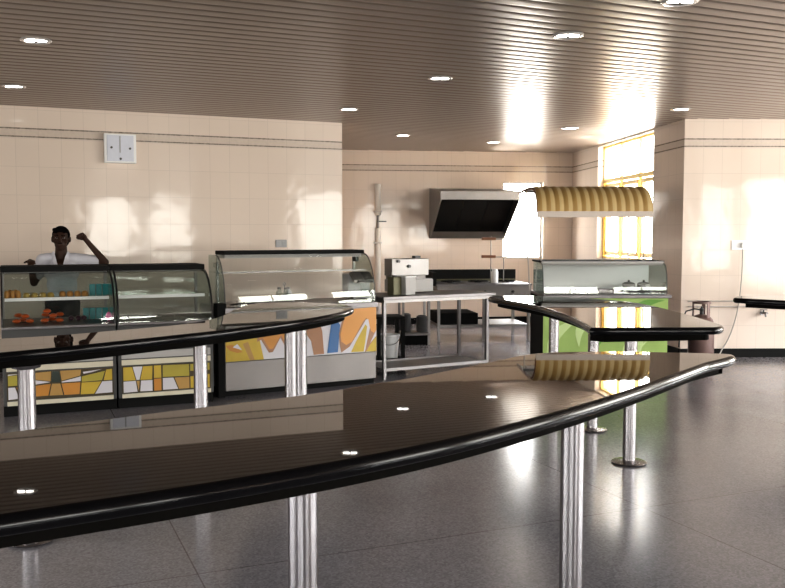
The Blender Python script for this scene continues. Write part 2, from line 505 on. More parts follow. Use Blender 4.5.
def table(label, outline, legs, k=10, apron_in=.075, closed_spline=True, r=.024):
    poly = spline([Vector(p) for p in outline], k) if closed_spline else [Vector(p) for p in outline]
    if area(poly) < 0: poly.reverse()
    c = sum(poly, Vector((0, 0))) / len(poly)
    t = thing('granite_table', label, 'table', (c.x, c.y, 0), 0, 'granite standing tables')
    poly = [p - c for p in poly]
    b = MB(); slab(poly, TOP - .048, TOP, r, b)
    b.build('tabletop', ['granite', 'granite_edge'], t, True)
    b = MB(); ap = inset(poly, apron_in)
    b.prism([(p.x, p.y) for p in ap], 'z', TOP - .09, TOP - .0478)
    b.build('apron', 'apron', t)
    for (x, y) in legs:
        x -= c.x; y -= c.y
        l = MB().cyl((x, y, .012), (x, y, TOP - .0895), .044, 32).build('leg', 'polish', t, True)
        MB().lathe([(.044, .004), (.118, .004), (.122, .009), (.118, .014), (.06, .022), (.0445, .024)], (x, y, 0), 40).build('floor_flange', 'polish', l, True)
        MB().lathe([(.0445, TOP - .112), (.07, TOP - .104), (.075, TOP - .0895)], (x, y, 0), 32).build('top_flange', 'polish', l, True)
    return t
def pts(l): return [at(x, y, TOP).xy for x, y in l]
def under(px, Y): 
    v = at_depth(px, 400, Y); return (v.x, v.y)
t1 = [Vector((-2.35, 1.02)), Vector((-1.55, 1.33))] + [Vector(q) for q in ((-.81, 1.775), (-.44, 2.0), (-.1, 2.235), (.2, 2.485), (.5, 2.79), (.8, 3.135), (1.1, 3.515), (1.40, 3.915))] + pts([(716, 361.5), (731, 357.8), (736, 355), (726, 353.3), (700, 352.5), (650, 351.5), (595, 351), (533, 353), (488, 361.5), (400, 378.5), (288, 396), (153, 412), (0, 432)]) + [Vector((-1.75, 2.1)), Vector((-2.5, 1.72)), Vector((-2.75, 1.3))]
table('large black granite table nearest the camera, curving across the whole foreground', t1,
      [under(302, 2.52), under(573, 3.32), (-1.9, 1.55)])
t2 = [Vector((-3.1, 3.55)), Vector((-2.6, 3.78))] + pts([(0, 353), (110, 342.5), (225, 330), (300, 320), (340, 313), (354, 308), (345, 304.3), (320, 302.6), (280, 302), (252, 303.5), (236, 308), (215, 317.5), (180, 324), (110, 330.5), (40, 336)]) + [Vector((-2.7, 4.65)), Vector((-3.2, 4.3)), Vector((-3.5, 3.9))]
table('black granite table with a rounded right end standing before the curved glass food counters', t2,
      [under(27, 4.52), under(201, 5.55), under(291, 6.3), under(301.5, 6.75)])
t3 = pts([(489, 297.3), (515, 302), (540, 307), (565, 315), (580, 322), (588, 327), (596, 328), (650, 327.8), (705, 327.6), (719, 327.2), (724, 325.3), (715, 322), (680, 312), (640, 303), (600, 299), (560, 296.8), (520, 295.5), (495, 295.8)])
table('black granite table in front of the green counter, with a sharp near corner', t3,
      [under(630, 6.1), under(592.5, 7.15), under(553, 7.75)], k=5, apron_in=.09)
t4 = [at(734.5, 297, TOP).xy, at(738, 298.2, TOP).xy, at(785, 300.6, TOP).xy, Vector((4.3, 7.1)), Vector((5.3, 6.9)), Vector((6.0, 7.5)), Vector((5.6, 8.6)), Vector((4.4, 9.0)), at(785, 294, TOP).xy, at(742, 295.6, TOP).xy]
table('black granite table at the right picture edge, in front of the white socket', t4, [(4.45, 7.8), (5.3, 7.9)], k=8, apron_in=.12)

# ------------------------------------------------------------------ curved glass display counters
def curve_prof(y0, z0, y1, z1, n=12, bulge=1.0):
    """quarter-oval from a vertical start at (y0,z0) to a nearly flat end at (y1,z1)"""
    return [(y1 - (y1 - y0) * math.cos(PI / 2 * i / n) ** bulge, z0 + (z1 - z0) * math.sin(PI / 2 * i / n)) for i in range(n + 1)]
def strip(prof, x0, x1, th, mb, mi=0):
    """sheet following a (y,z) profile, extruded along x with a thickness"""
    n = len(prof); off = []
    for i in range(n):
        a, e = prof[max(i - 1, 0)], prof[min(i + 1, n - 1)]
        t = Vector((e[0] - a[0], e[1] - a[1])).normalized(); off.append((prof[i][0] + t.y * th, prof[i][1] - t.x * th))
    mb.prism(list(prof) + off[::-1], 'x', x0, x1, mi)
def panel_polys(mb, polys, X, Z, y, base=1):
    """flat coloured pieces just in front of a panel; polys hold (u,v) corners"""
    for k, (mi, pl) in enumerate(polys):
        q = [(X(u), Z(v)) for u, v in pl]
        mb.prism(q, 'y', y - .003 - .0002 * k, y, mi)

F0 = at(4, 418.5, 0).xy; F1 = at(223, 402, 0).xy
ux = (F1 - F0).normalized(); AC = math.atan2(ux.y, ux.x); LEN = (F1 - F0).length
SPLIT = (at(119, 410, 0).xy - F0).dot(ux)
mosaicA = [  # crop pixel coordinates of the photographed panel: 50..740 wide
 ('mo_tan', [(215, 245), (330, 228), (325, 297), (215, 287)]), ('mo_green', [(340, 226), (380, 224), (392, 300), (330, 304)]),
 ('mo_tan', [(388, 224), (528, 214), (522, 256), (398, 292)]), ('mo_white', [(540, 232), (665, 212), (600, 232), (545, 244)]),
 ('mo_olive', [(532, 262), (690, 222), (668, 284), (532, 298)]), ('mo_yellow', [(698, 214), (738, 208), (738, 280), (680, 284)]),
 ('mo_white', [(218, 292), (325, 302), (218, 322)]), ('mo_white', [(398, 298), (526, 262), (524, 292), (398, 304)]),
 ('mo_orange', [(218, 330), (326, 314), (308, 392), (218, 400)]), ('mo_tan', [(334, 314), (388, 311), (406, 386), (316, 392)]),
 ('mo_orange', [(396, 311), (522, 300), (514, 378), (414, 386)]), ('mo_yellow', [(530, 302), (664, 292), (612, 374), (522, 380)]),
 ('mo_white', [(670, 292), (738, 286), (738, 362), (620, 374)]), ('mo_olive', [(52, 268), (208, 250), (208, 320), (52, 334)]),
 ('mo_white', [(52, 258), (140, 250), (52, 266)]), ('mo_white', [(52, 345), (95, 342), (120, 415), (52, 425)]), ('mo_orange', [(105, 342), (208, 330), (208, 402), (128, 412)])]
def normA(q):
    x, y = q; t = (x - 50) / 690
    yt = 252 + (202 - 252) * t; yb = 432 + (374 - 432) * t
    return (t, 1 - (y - yt) / (yb - yt))
mosaicB = [
 ('mo_yellow', [(128, 288), (182, 284), (203, 354), (128, 360)]), ('mo_white', [(186, 283), (246, 279), (226, 351), (208, 353)]),
 ('mo_yellow', [(250, 279), (308, 275), (304, 348), (231, 352)]), ('mo_yellow', [(317, 274), (362, 271), (362, 338), (317, 340)]), ('mo_orange', [(317, 345), (362, 342), (362, 406), (317, 409)]),
 ('mo_white', [(128, 364), (203, 358), (213, 416), (128, 424)]), ('mo_tan', [(208, 358), (227, 357), (221, 414)]), ('mo_white', [(236, 356), (306, 352), (306, 410), (230, 414)]),
 ('mo_olive', [(372, 271), (540, 262), (540, 324), (372, 334)]), ('mo_white', [(372, 340), (438, 336), (468, 396), (372, 403)]), ('mo_tan', [(446, 336), (540, 330), (540, 390), (474, 396)]),
 ('mo_olive', [(548, 262), (672, 252), (672, 290), (548, 298)]), ('mo_white', [(590, 302), (640, 296), (600, 320)]), ('mo_yellow', [(548, 328), (672, 312), (672, 382), (548, 390)])]
def normB(q):
    x, y = q; t = (x - 125) / 550
    yt = 286 + (250 - 286) * t; yb = 426 + (384 - 426) * t
    return (t, 1 - (y - yt) / (yb - yt))

def display_counter(label, x0, x1, polys, norm):
    t = thing('glass_display_counter', label, 'food counter', (F0.x + ux.x * x0, F0.y + ux.y * x0, 0), AC, 'low curved glass food counters')
    w = x1 - x0 - .012; DEP = .85
    MB().box(0, w, .06, DEP, 0, .10).build('plinth', 'matteblack', t)
    b = MB().box(0, w, .02, DEP, .10, .775); b.build('body', 'darkgrey', t, bevel=.006)
    mats = ['mo_lead', 'mo_white', 'mo_yellow', 'mo_olive', 'mo_orange', 'mo_tan', 'mo_green']
    e0, e1 = .03, w - .03
    b = MB().box(e0, e1, .008, .02, .145, .395)
    panel_polys(b, [(mats.index(c), [norm(q) for q in pl]) for c, pl in polys], lambda u: e0 + .008 + (e1 - e0 - .016) * min(max(u, 0), 1), lambda v: .15 + .24 * min(max(v, 0), 1), .008)
    b.build('patterned_panel', mats, t)
    b = MB().box(e0, e1, .006, .02, .405, .455).box(e0, e1, .004, .02, .102, .14); b.build('panel_trim', 'cream', t, bevel=.003)
    MB().box(e0, e1, .006, .02, .465, .53).build('upper_trim', 'whitesteel', t, bevel=.003)
    MB().box(0, w, -.02, DEP, .775, .80).build('deck', 'steel', t, bevel=.004)
    prof = curve_prof(.0, .80, .42, 1.262, 14)
    b = MB(); strip(prof, .012, w - .012, .006, b); b.build('curved_glass', 'glass', t, True)
    for xx in (.004, w - .010):
        b = MB(); b.prism(prof + [(.80, 1.262), (.80, .80)], 'x', xx, xx + .006); g = b.build('end_glass', 'greenglass', t)
    for xx in (0, w - .016):
        b = MB(); strip([(y - .004, z + .002) for y, z in prof], xx, xx + .016, .016, b); b.build('edge_trim', 'black', t, True)
    MB().box(.026, w - .026, .797, .803, .802, 1.258).build('rear_glass_door', 'greenglass', t)  # tinted pane added to darken the inside of the case
    for xx in (.0, w - .025):
        MB().box(xx, xx + .025, .79, .82, .80, 1.262).build('rear_post', 'dullsteel', t)
    MB().box(-.004, w + .004, .40, .86, 1.262, 1.312).build('top_slab', 'matteblack', t, bevel=.006)
    MB().box(.03, w - .03, .42, .80, 1.252, 1.262).build('light_housing', 'whitesteel', t)
    s = MB().box(.03, w - .03, .26, .78, 1.015, 1.022).build('glass_shelf', 'glass', t)
    MB().box(.03, w - .03, .245, .262, 1.005, 1.034).build('shelf_edge', 'plastic_white', s)
    for xx in (.2, w - .2):
        MB().box(xx - .008, xx + .008, .30, .78, 1.0, 1.014).build('shelf_bracket', 'steel', s)
    return t
display_counter('curved glass food counter on the left, stocked with buns, orange packets and teal cartons', 0, SPLIT, mosaicA, normA)
display_counter('empty curved glass food counter between the stocked one and the taller counter', SPLIT + .004, LEN - .07, mosaicB, normB)
def cnt(x, y, z):
    p = F0 + ux * x + Vector((-ux.y, ux.x)) * y; return Vector((p.x, p.y, z))
def cx_of(px, y):
    """distance along the counter seen at photo column px, y behind its front"""
    o = F0 + Vector((-ux.y, ux.x)) * y; r = Vector(((px - 392.5) / (F / ct), 1.0))
    return (isect(Vector((0, 0)), r, o, ux) - o).dot(ux)

# food inside: upper shelf z 1.022, deck z .80
def bun_mesh(w, d, h):
    b = MB(); n, k = 20, 8; vs = []; fs = []
    prof = [(0, 0), (.72, 0), (.94, .12), (1, .34), (.93, .62), (.72, .85), (.4, .97), (0, 1)]
    for r, z in prof:
        for i in range(n):
            p = 2 * PI * i / n; r2 = r * (1 + .04 * math.sin(3 * p))
            vs.append((w / 2 * max(r2, .001) * math.cos(p), d / 2 * max(r2, .001) * math.sin(p), h * z))
    for j in range(len(prof) - 1):
        for i in range(n): fs.append((j * n + i, j * n + (i + 1) % n, (j + 1) * n + (i + 1) % n, (j + 1) * n + i))
    return b.add(vs, fs)
first = {}
def food(kind, maker, m, px, y, z, label, cat, group, smooth=True, rz=0):
    x = cx_of(px, y); p = cnt(x, y, z)
    if kind not in first:
        o = maker().build(kind, m, None, smooth); tag(o, label, cat, group); first[kind] = o
    else:
        o = first[kind].copy(); C.objects.link(o)
    o.location = p; o.rotation_euler = (0, 0, AC + rz); o['label'] = label; o['category'] = cat; o['group'] = group
    return o
ordw = ['leftmost', 'second', 'third', 'fourth', 'fifth', 'sixth', 'seventh', 'eighth']
for i, px in enumerate((5, 11, 16.5)):
    food('bread_bun', lambda: bun_mesh(.047, .07, .072), 'bun', px, .42, 1.0225, f'{["left","middle","right"][i]} one of three golden buns in the front row, upper shelf', 'bun', 'golden buns on the upper shelf')
for i, px in enumerate((8, 14)):
    food('bread_bun', None, 'bun', px, .56, 1.0225, f'golden bun behind the front row on the upper shelf, {["left","right"][i]} of two', 'bun', 'golden buns on the upper shelf')
for i, px in enumerate((25, 33, 41, 49)):
    food('savoury_roll', lambda: bun_mesh(.066, .10, .048), 'bun2', px, .42, 1.0225, f'flat olive-yellow savoury roll right of the golden buns, {ordw[i]} from the left', 'roll', 'flat savoury rolls on the upper shelf')
def patty(): return bun_mesh(.062, .09, .054)
for i, px in enumerate((61, 68.5, 76, 83.5)):
    food('pastry_puff', patty, 'bun', px, .46, 1.0225, f'brown pastry puff in the right half of the upper shelf, {ordw[i]} of the row', 'pastry', 'pastry puffs on the upper shelf')
def packet(w, d, h):
    def mk():
        b = MB(); n = 10; vs = []; fs = []
        for i in range(n + 1):
            t = i / n; x = -w / 2 + w * t; q = max(.12, math.sin(PI * t) ** .45)
            for j in range(12):
                p = 2 * PI * j / 12; vs.append((x, d / 2 * math.cos(p) * (.65 + .35 * q), h / 2 + h / 2 * q * math.sin(p)))
        for i in range(n):
            for j in range(12): fs.append((i * 12 + j, i * 12 + (j + 1) % 12, (i + 1) * 12 + (j + 1) % 12, (i + 1) * 12 + j))
        fs += [tuple(range(11, -1, -1)), tuple(range(n * 12, n * 12 + 12))]
        return b.add(vs, fs)
    return mk
for i, (px, lv) in enumerate(((14, 0), (20.5, 0), (27.5, 0), (16, 1), (23, 1))):
    food('snack_packet', packet(.07, .11, .042), 'orange', px, .30 + .12 * (i % 2), .8005 + lv * .043, f'orange snack packet in the left heap, {"top" if lv else "bottom"} layer, {ordw[i if not lv else i-3]} from left', 'snack packet', 'orange snack packets')
for i, (px, lv) in enumerate(((42.5, 0), (50, 0), (57.5, 0), (43.5, 1), (51, 1), (58, 1), (45, 2))):
    food('snack_packet', None, 'orange', px, .28 + .12 * (i % 2), .8005 + lv * .043, 'orange snack packet topping the right heap on the lower deck' if lv == 2 else f'orange snack packet in the right heap, {["bottom","middle"][lv]} layer, {ordw[i if lv==0 else i-3]} from left', 'snack packet', 'orange snack packets')
def carton(w, d, h):
    def mk(): return MB().box(-w / 2, w / 2, -d / 2, d / 2, 0, h)
    return mk
for i, px in enumerate((69, 76, 82)):
    food('wrapped_cake', packet(.048, .11, .05), 'purple', px, .38, .8005, f'dark purple wrapped cake right of the orange packets, {["left","middle","right"][i]} one', 'wrapped cake', 'dark purple wrapped cakes')
for i, px in enumerate((84, 90.5, 97, 103.5)):
    o = food('drink_carton', carton(.052, .05, .105), 'teal', px, .52, .8005, f'teal drink carton on the lower deck, {ordw[i]} from the left in the row', 'carton', 'teal drink cartons', False)
for i, px in enumerate((91, 97.5, 104)):
    food('drink_carton', None, 'teal', px, .62, 1.0225, f'teal drink carton on the upper shelf, {["left","middle","right"][i]} one', 'carton', 'teal drink cartons', False)
food('sweet_packet', packet(.055, .03, .085), 'pink', 107, .25, .8005, 'small pink sweet packet on the lower deck in front of the teal cartons', 'sweet packet', 'pink sweets')
del first['sweet_packet']['group']

# ------------------------------------------------------------------ taller counter with blue, orange and yellow front
G0 = at(226, 397.5, 0).xy; G1 = at(376, 383.5, 0).xy
gx = (G1 - G0).normalized(); AG = math.atan2(gx.y, gx.x); GL = (G1 - G0).length
t = thing('tall_glass_counter', 'taller glass counter in the middle with an orange, yellow and blue patterned front', 'food counter', (G0.x, G0.y, 0), AG)
MB().box(0, GL, .05, .78, 0, .06).build('plinth', 'matteblack', t)
MB().box(0, GL, .015, .80, .06, .83).build('body', 'darkgrey', t)
MB().box(0, GL, 0, .015, .06, .345).build('kick_panel', 'panelsteel', t, bevel=.003)
mats = ['mo_white', 'mo_yellow', 'mo_orange', 'mo_brown', 'mo_blue', 'mo_ora2', 'mo_olive', 'mo_tan']
PX = lambda u: GL * u
PZ = lambda v: .352 + .478 * v
def n3(q):
    x, y = q; tt = (x - 155) / 485
    yt = 290 + (268 - 290) * tt; yb = 431 + (400 - 431) * tt
    return (min(max(tt, 0), 1), min(max(1 - (y - yt) / (yb - yt), 0), 1))
swirl = [
 ('mo_yellow', [(155, 290), (262, 285), (262, 330), (250, 425), (225, 428), (155, 431)]),
 ('mo_orange', [(155, 384), (175, 380), (190, 392), (206, 402), (190, 404), (168, 398)]),
 ('mo_white', [(176, 388), (190, 378), (204, 396)]), 
 ('mo_tan', [(206, 378), (222, 372), (242, 428), (228, 430)]),
 ('mo_yellow', [(228, 372), (258, 368), (270, 424), (244, 428)]),
 ('mo_brown', [(252, 285), (348, 280), (348, 352), (344, 398), (322, 360), (298, 402), (286, 404), (262, 366), (250, 372)]),
 ('mo_orange', [(258, 286), (348, 281), (348, 350), (344, 384), (324, 352), (298, 392), (288, 394), (266, 360), (256, 365)]),
 ('mo_brown', [(402, 300), (442, 300), (456, 340), (462, 408), (428, 411), (420, 370), (404, 350)]),
 ('mo_blue', [(486, 320), (500, 300), (516, 322), (508, 403), (473, 406)]),
 ('mo_brown', [(512, 348), (530, 285), (560, 275), (640, 268), (640, 360), (604, 402), (520, 404), (516, 388)]),
 ('mo_ora2', [(517, 350), (535, 285), (562, 274), (640, 268), (640, 350), (622, 340), (606, 300), (594, 312), (556, 372), (536, 382), (520, 372)]),
 ('mo_white', [(520, 404), (548, 386), (604, 306), (612, 304), (618, 330), (600, 402)]),
 ('mo_yellow', [(552, 403), (570, 370), (602, 320), (608, 326), (602, 370), (596, 401)]),
 ('mo_brown', [(600, 401), (612, 362), (640, 338), (640, 400)]),
 ('mo_yellow', [(604, 401), (618, 380), (640, 356), (640, 400)]),
 ('mo_white', [(618, 376), (640, 336), (640, 354), (628, 366)])]
b = MB().box(0, GL, -.002, .014, .352, .83)
panel_polys(b, [(mats.index(c), [n3(q) for q in pl]) for c, pl in swirl], PX, PZ, -.002)
b.build('patterned_panel', mats, t)
MB().box(-.005, GL + .012, -.03, .80, .83, .885).build('deck', 'steel', t, bevel=.004)
MB().box(-.075, -.006, .0, .09, 0, .80).build('corner_post', 'matteblack', t, bevel=.004)
MB().box(-.085, .01, -.02, .10, .80, .93).build('corner_bracket', 'matteblack', t, bevel=.006)
prof = curve_prof(.0, .886, .27, 1.40, 14)
b = MB(); strip(prof, 0, GL - .01, .006, b); b.build('curved_glass', 'glass', t, True)
for xx in (.0, GL - .01):
    b = MB(); b.prism(prof + [(.50, 1.40), (.50, .886)], 'x', xx, xx + .006); b.build('end_glass', 'greenglass', t)
for xx in (.0, GL - .012):
    b = MB(); strip([(y - .003, z + .002) for y, z in prof], xx, xx + .008, .008, b); b.build('edge_trim', 'darkgrey', t, True)
MB().box(.075, GL - .02, .23, .52, 1.40, 1.44).build('top_slab', 'matteblack', t, bevel=.006)
MB().box(.085, GL - .05, .245, .50, 1.365, 1.3995).build('light_housing', 'whitesteel', t)
s = MB().box(.01, GL - .02, .20, .50, 1.218, 1.226).build('glass_shelf', 'glass', t)
MB().box(.01, GL - .02, .196, .206, 1.214, 1.23).build('shelf_edge', 'dullsteel', s)
MB().box(0.08, .10, .48, .50, .885, 1.40).box(GL - .03, GL - .01, .48, .50, .885, 1.40).build('rear_post', 'dullsteel', t)
MB().box(GL - .075, GL - .03, .34, .42, 1.31, 1.40).build('hinge', 'black', t, bevel=.008)
def gc(x, y, z):
    p = G0 + gx * x + Vector((-gx.y, gx.x)) * y; return Vector((p.x, p.y, z))
def gx_of(px, y):
    o = G0 + Vector((-gx.y, gx.x)) * y; r = Vector(((px - 392.5) / (F / ct), 1.0))
    return (isect(Vector((0, 0)), r, o, gx) - o).dot(gx)
# things standing in the taller counter
x = gx_of(284, .35); p = gc(x, .35, .8855)
t = thing('condiment_stand', 'small dark wire stand of bottles in the middle of the taller counter', 'condiment stand', p, AG)
t.scale = (1.25, 1.25, 1.05)
MB().lathe([(0, 0), (.085, 0), (.09, .012), (.08, .03), (.082, .045), (.07, .05), (0, .05)], n=28).build('base', 'dullsteel', t, True)
MB().tube([(0, 0, .05), (0, 0, .17), (.012, 0, .19), (0, 0, .205), (-.012, 0, .19), (0, 0, .17)], .005).build('handle', 'dullsteel', t, True)
for k in range(3):
    a = k * 2.1 + .4
    c = MB().lathe([(0, .05), (.027, .05), (.029, .08), (.027, .11), (.014, .125), (.013, .14), (0, .14)], (.045 * math.cos(a), .045 * math.sin(a), 0), 16).build('bottle', 'greenglass' if k else 'grey', t, True)
    MB().lathe([(0, .138), (.016, .138), (.016, .155), (0, .157)], (.045 * math.cos(a), .045 * math.sin(a), 0), 14).build('cap', 'darkgrey', c, True)
x = gx_of(362, .34); p = gc(x - .02, .36, .8855)
t = thing('sandwich_grill', 'grey box-shaped grill with a dark open front at the right end of the taller counter', 'grill', p, AG)
MB().box(-.13, .12, -.12, .16, .01, .05).build('base', 'dullsteel', t, bevel=.006)
MB().box(-.13, .12, .0, .16, .05, .20).build('housing', 'grey', t, bevel=.012)
MB().prism([(-.12, .13), (.0, .19), (.0, .215), (-.12, .155)], 'x', -.12, .11).build('lid', 'panelsteel', t, bevel=.004)
MB().box(-.11, .10, -.11, -.002, .05, .066).build('hot_plate', 'matteblack', t); t.scale = (1.08, 1.0, 1.45)
MB().tube([(-.08, -.12, .14), (-.08, -.15, .145), (.07, -.15, .145), (.07, -.12, .14)], .007).build('handle', 'black', t, True)
for k, (px, y) in enumerate(((250, .36), (266, .36))):
    p = gc(gx_of(px, y), y, .8855)
    o = MB().lathe([(0, .004), (.04, 0), (.045, .006), (.066, .05), (.07, .052), (.062, .046), (.04, .012), (0, .01)], n=28).build('steel_bowl', 'polish', None, True, loc=p)
    tag(o, f'{["left","right"][k]} one of two small steel bowls on the taller counter deck', 'bowl', 'steel bowls')
p = gc(gx_of(240, .1), .10, .8855)
o = MB().ball((0, 0, .018), .12, .04, .018).build('serving_spoon_rest', 'black', None, True, loc=p, rz=AG)
o.scale = (1, 1, 1)
tag(o, 'flat black oval dish at the left front of the taller counter deck', 'dish')

# ------------------------------------------------------------------ green counter and striped awning
GX0, GX1, GY0, GY1 = 1.755, 3.205, 10.2, 11.15
t = thing('green_glass_counter', 'low glass counter with a lime green leaf front under the striped awning', 'food counter', (GX0, GY0, 0))
W = GX1 - GX0
MB().box(.02, W - .02, .05, GY1 - GY0, 0, .08).build('plinth', 'matteblack', t)
MB().box(0, W, .015, GY1 - GY0, .08, .87).build('body', 'matteblack', t)
b = MB().box(0.0, W, 0, .014, .09, .865)
leaf = []
def leafpoly(x0, y0, x1, y1, wd, n=8):
    a = Vector((x0, y0)); e = Vector((x1, y1)); d = e - a; nn = Vector((-d.y, d.x)).normalized()
    up = []; dn = []
    for i in range(n + 1):
        q = i / n; bow = .10 * math.sin(PI * q)
        c = a + d * q + nn * bow
        up.append(c + nn * wd * math.sin(PI * min(q + .02, .98))); dn.append(c - nn * wd * math.sin(PI * min(q + .02, .98)))
    return [(min(max(p.x, .01), W - .01), min(max(p.y, .1), .86)) for p in up + dn[::-1]]
for args in ((.05, .15, .42, .62, .06), (.15, .60, .50, .82, .05), (.42, .3, .62, .62, .05), (.55, .15, .95, .60, .06), (.90, .12, 1.38, .50, .07), (1.0, .55, 1.40, .84, .05), (1.12, .14, 1.42, .72, .035)):
    leaf.append((2 if len(leaf) % 2 else 1, leafpoly(*args)))
for k in range(5):
    x = .98 + k * .07
    leaf.append((1, [(.93 + k * .012, .12), (.945 + k * .012, .12), (x + .17, .60), (x + .14, .60)]))
panel_polys(b, leaf, lambda u: u, lambda v: v, 0)
b.build('leaf_patterned_panel', ['lime', 'limepale', 'limedark'], t)
MB().box(-.005, W + .03, -.04, GY1 - GY0, .87, .905).build('deck', 'steel', t, bevel=.004)
prof = curve_prof(.0, .906, .22, 1.275, 12, .55)
b = MB(); strip(prof, .0, W - .02, .006, b); b.build('curved_glass', 'glass', t, True)
for xx in (0, W - .02):
    b = MB(); b.prism(prof + [(.72, 1.275), (.72, .906)], 'x', xx - .006, xx); b.build('end_glass', 'greenglass', t)
for xx in (-.008, W - .02):
    b = MB(); strip([(y - .003, z + .002) for y, z in prof], xx, xx + .008, .008, b); b.build('edge_trim', 'darkgrey', t, True)
MB().box(-.02, W, .18, .74, 1.275, 1.298).build('top_slab', 'matteblack', t, bevel=.004)
MB().box(.0, W - .01, .16, .178, 1.245, 1.29).build('front_rail', 'whitesteel', t, bevel=.003)
MB().box(.0, W - .03, .70, .715, .906, 1.27).build('back_panel', 'plastic_white', t)
MB().box(.0, .02, .0, .014, .906, .93).box(W - .05, W - .03, 0, .014, .906, .93).build('glass_clip', 'dullsteel', t)
# a flat steel tray and two pots standing in it
o = MB().box(-.36, .36, -.13, .13, 0, .012).box(-.36, .36, -.13, -.122, .012, .04).box(-.36, .36, .122, .13, .012, .04).box(-.36, -.352, -.122, .122, .012, .04).box(.352, .36, -.122, .122, .012, .04).build('steel_tray', 'polish', None, bevel=.002, loc=(GX0 + .62, GY0 + .45, .9055))
tag(o, 'long shiny steel tray on the deck inside the green counter', 'tray')
for k, dx in enumerate((1.10, 1.28)):
    t = thing('food_pan', f'dark lidded food pan inside the green counter, {["left","right"][k]} of two at its right end', 'food pan', (GX0 + dx, GY0 + .42, .9055), 0, 'food pans')
    MB().lathe([(0, 0), (.07, 0), (.075, .01), (.075, .10), (.08, .104), (0, .104)], n=24).build('pan', 'dullsteel', t, True)
    l = MB().lathe([(.078, .105), (.06, .122), (.02, .13), (0, .131)], n=24).build('lid', 'darkgrey', t, True)
    MB().ball((0, 0, .14), .014).build('knob', 'black', l, True)

AX0, AX1, AY0, AY1 = 1.645, 2.94, 10.0, 11.5
t = thing('striped_awning', 'curved yellow and tan striped awning on thin rods over the green counter', 'awning', ((AX0 + AX1) / 2, AY0, 0))
w2 = (AX1 - AX0) / 2
prof = [(AY1 - AY0, 2.16), (.80, 2.175)] + [(.42 - .42 * math.sin(PI / 2 * i / 10), 1.86 + .30 * math.cos(PI / 2 * i / 10)) for i in range(11)]
NS = 26
for pass_ in (0,):
    b = MB(); n = len(prof)
    sub = 6; NX = NS * sub
    vs = []; fs = []; ms = []
    for th in (0, -.012):
        for i in range(NX + 1):
            x = -w2 + 2 * w2 * i / NX
            sc = .010 * abs(math.sin(PI * (i % (2 * sub)) / (2 * sub)))
            for (y, z) in prof: vs.append((x, y - sc * .6, z + sc + th))
    o0 = (NX + 1) * n
    for i in range(NX):
        for j in range(n - 1):
            a = i * n + j
            mi = (i // sub) % 2
            fs.append((a, a + 1, a + n + 1, a + n)); ms.append(mi)
            fs.append((o0 + a, o0 + a + n, o0 + a + n + 1, o0 + a + 1)); ms.append(2)
    for f, mi in zip(fs, ms):
        b.f.append(list(f)); b.m.append(mi)
    b.v = vs
    b.build('canopy', ['aw_yellow', 'aw_tan', 'aw_white'], t, True)
MB().box(-w2 - .005, w2 + .005, -.012, .004, 1.80, 1.868).build('valance', 'aw_white', t, bevel=.003)
for sx in (-1, 1):
    b = MB(); strip([(y, z - .012) for y, z in prof][::1], sx * w2 - .012, sx * w2 + .012, -.016, b)
    b.build('end_frame', 'wood' if sx < 0 else 'aw_tan', t, True)
MB().box(-w2, w2, .98, 1.0, 2.12, 2.15).build('rear_rail', 'dullsteel', t)
for sx in (-1, 1):
    MB().tube([(sx * (w2 - .01), .02, 1.84), (sx * (w2 - .03) , .10, 1.6), (sx * (w2 - .05) + .03, .22, 1.44), (sx * (w2 - .05) + .045, .30, 1.30)], .007).build('front_rod', 'copper', t, True)
    MB().tube([(sx * (w2 - .01), 1.0, 2.13), (sx * (w2 - .01) + .02, 1.0, 1.6), (sx * (w2 - .01) + .06 * (sx < 0), .98, .90)], .009).build('rear_rod', 'copper', t, True)

# ------------------------------------------------------------------ kitchen: hood, range, steel tables
def kit(px, Y):  # floor point seen at column px at depth Y
    v = at_depth(px, 300, Y); return Vector((v.x, v.y))
hx0 = at_depth(430, 200, 15.5).x; hx1 = hx0 + 1.36
hr = isect(Vector((hx0, 0)), Vector((0, 1)), BK, kd)
t = thing('exhaust_hood', 'large steel kitchen exhaust hood with a dark slanted opening on the back wall', 'exhaust hood', (hr.x, hr.y, 0), AK)
HW, HD = 1.36, 1.05
sidep = [(-.004, 1.54), (-.004, 2.43), (-HD, 2.33), (-HD, 2.17), (-.10, 1.54)]
for xx in (0, HW - .02):
    MB().prism(sidep, 'x', xx, xx + .02).build('side_panel', 'dullsteel', t, bevel=.003)
MB().prism([(-.004, 2.40), (-.004, 2.43), (-HD, 2.33), (-HD, 2.30)], 'x', .02, HW - .02).build('top_panel', 'dullsteel', t)
MB().box(.0, HW, -HD - .012, -HD, 2.19, 2.335).build('front_band', 'dullsteel', t, bevel=.004)
MB().prism([(-.1, 1.54), (-.004, 1.54), (-.004, 1.60), (-.06, 1.66), (-.22, 1.66)], 'x', .02, HW - .02).build('grease_gutter', 'dullsteel', t)
MB().box(.02, HW - .02, -.03, -.005, 1.6, 2.4).build('back_panel', 'matteblack', t)
b = MB()
for k in range(3):
    x0 = .03 + k * (HW - .06) / 3
    b2 = MB().prism([(-.12, 1.70), (-.06, 1.70), (-.88, 2.29), (-.93, 2.27)], 'x', x0, x0 + (HW - .06) / 3 - .01).build('grease_filter', 'matteblack', t)

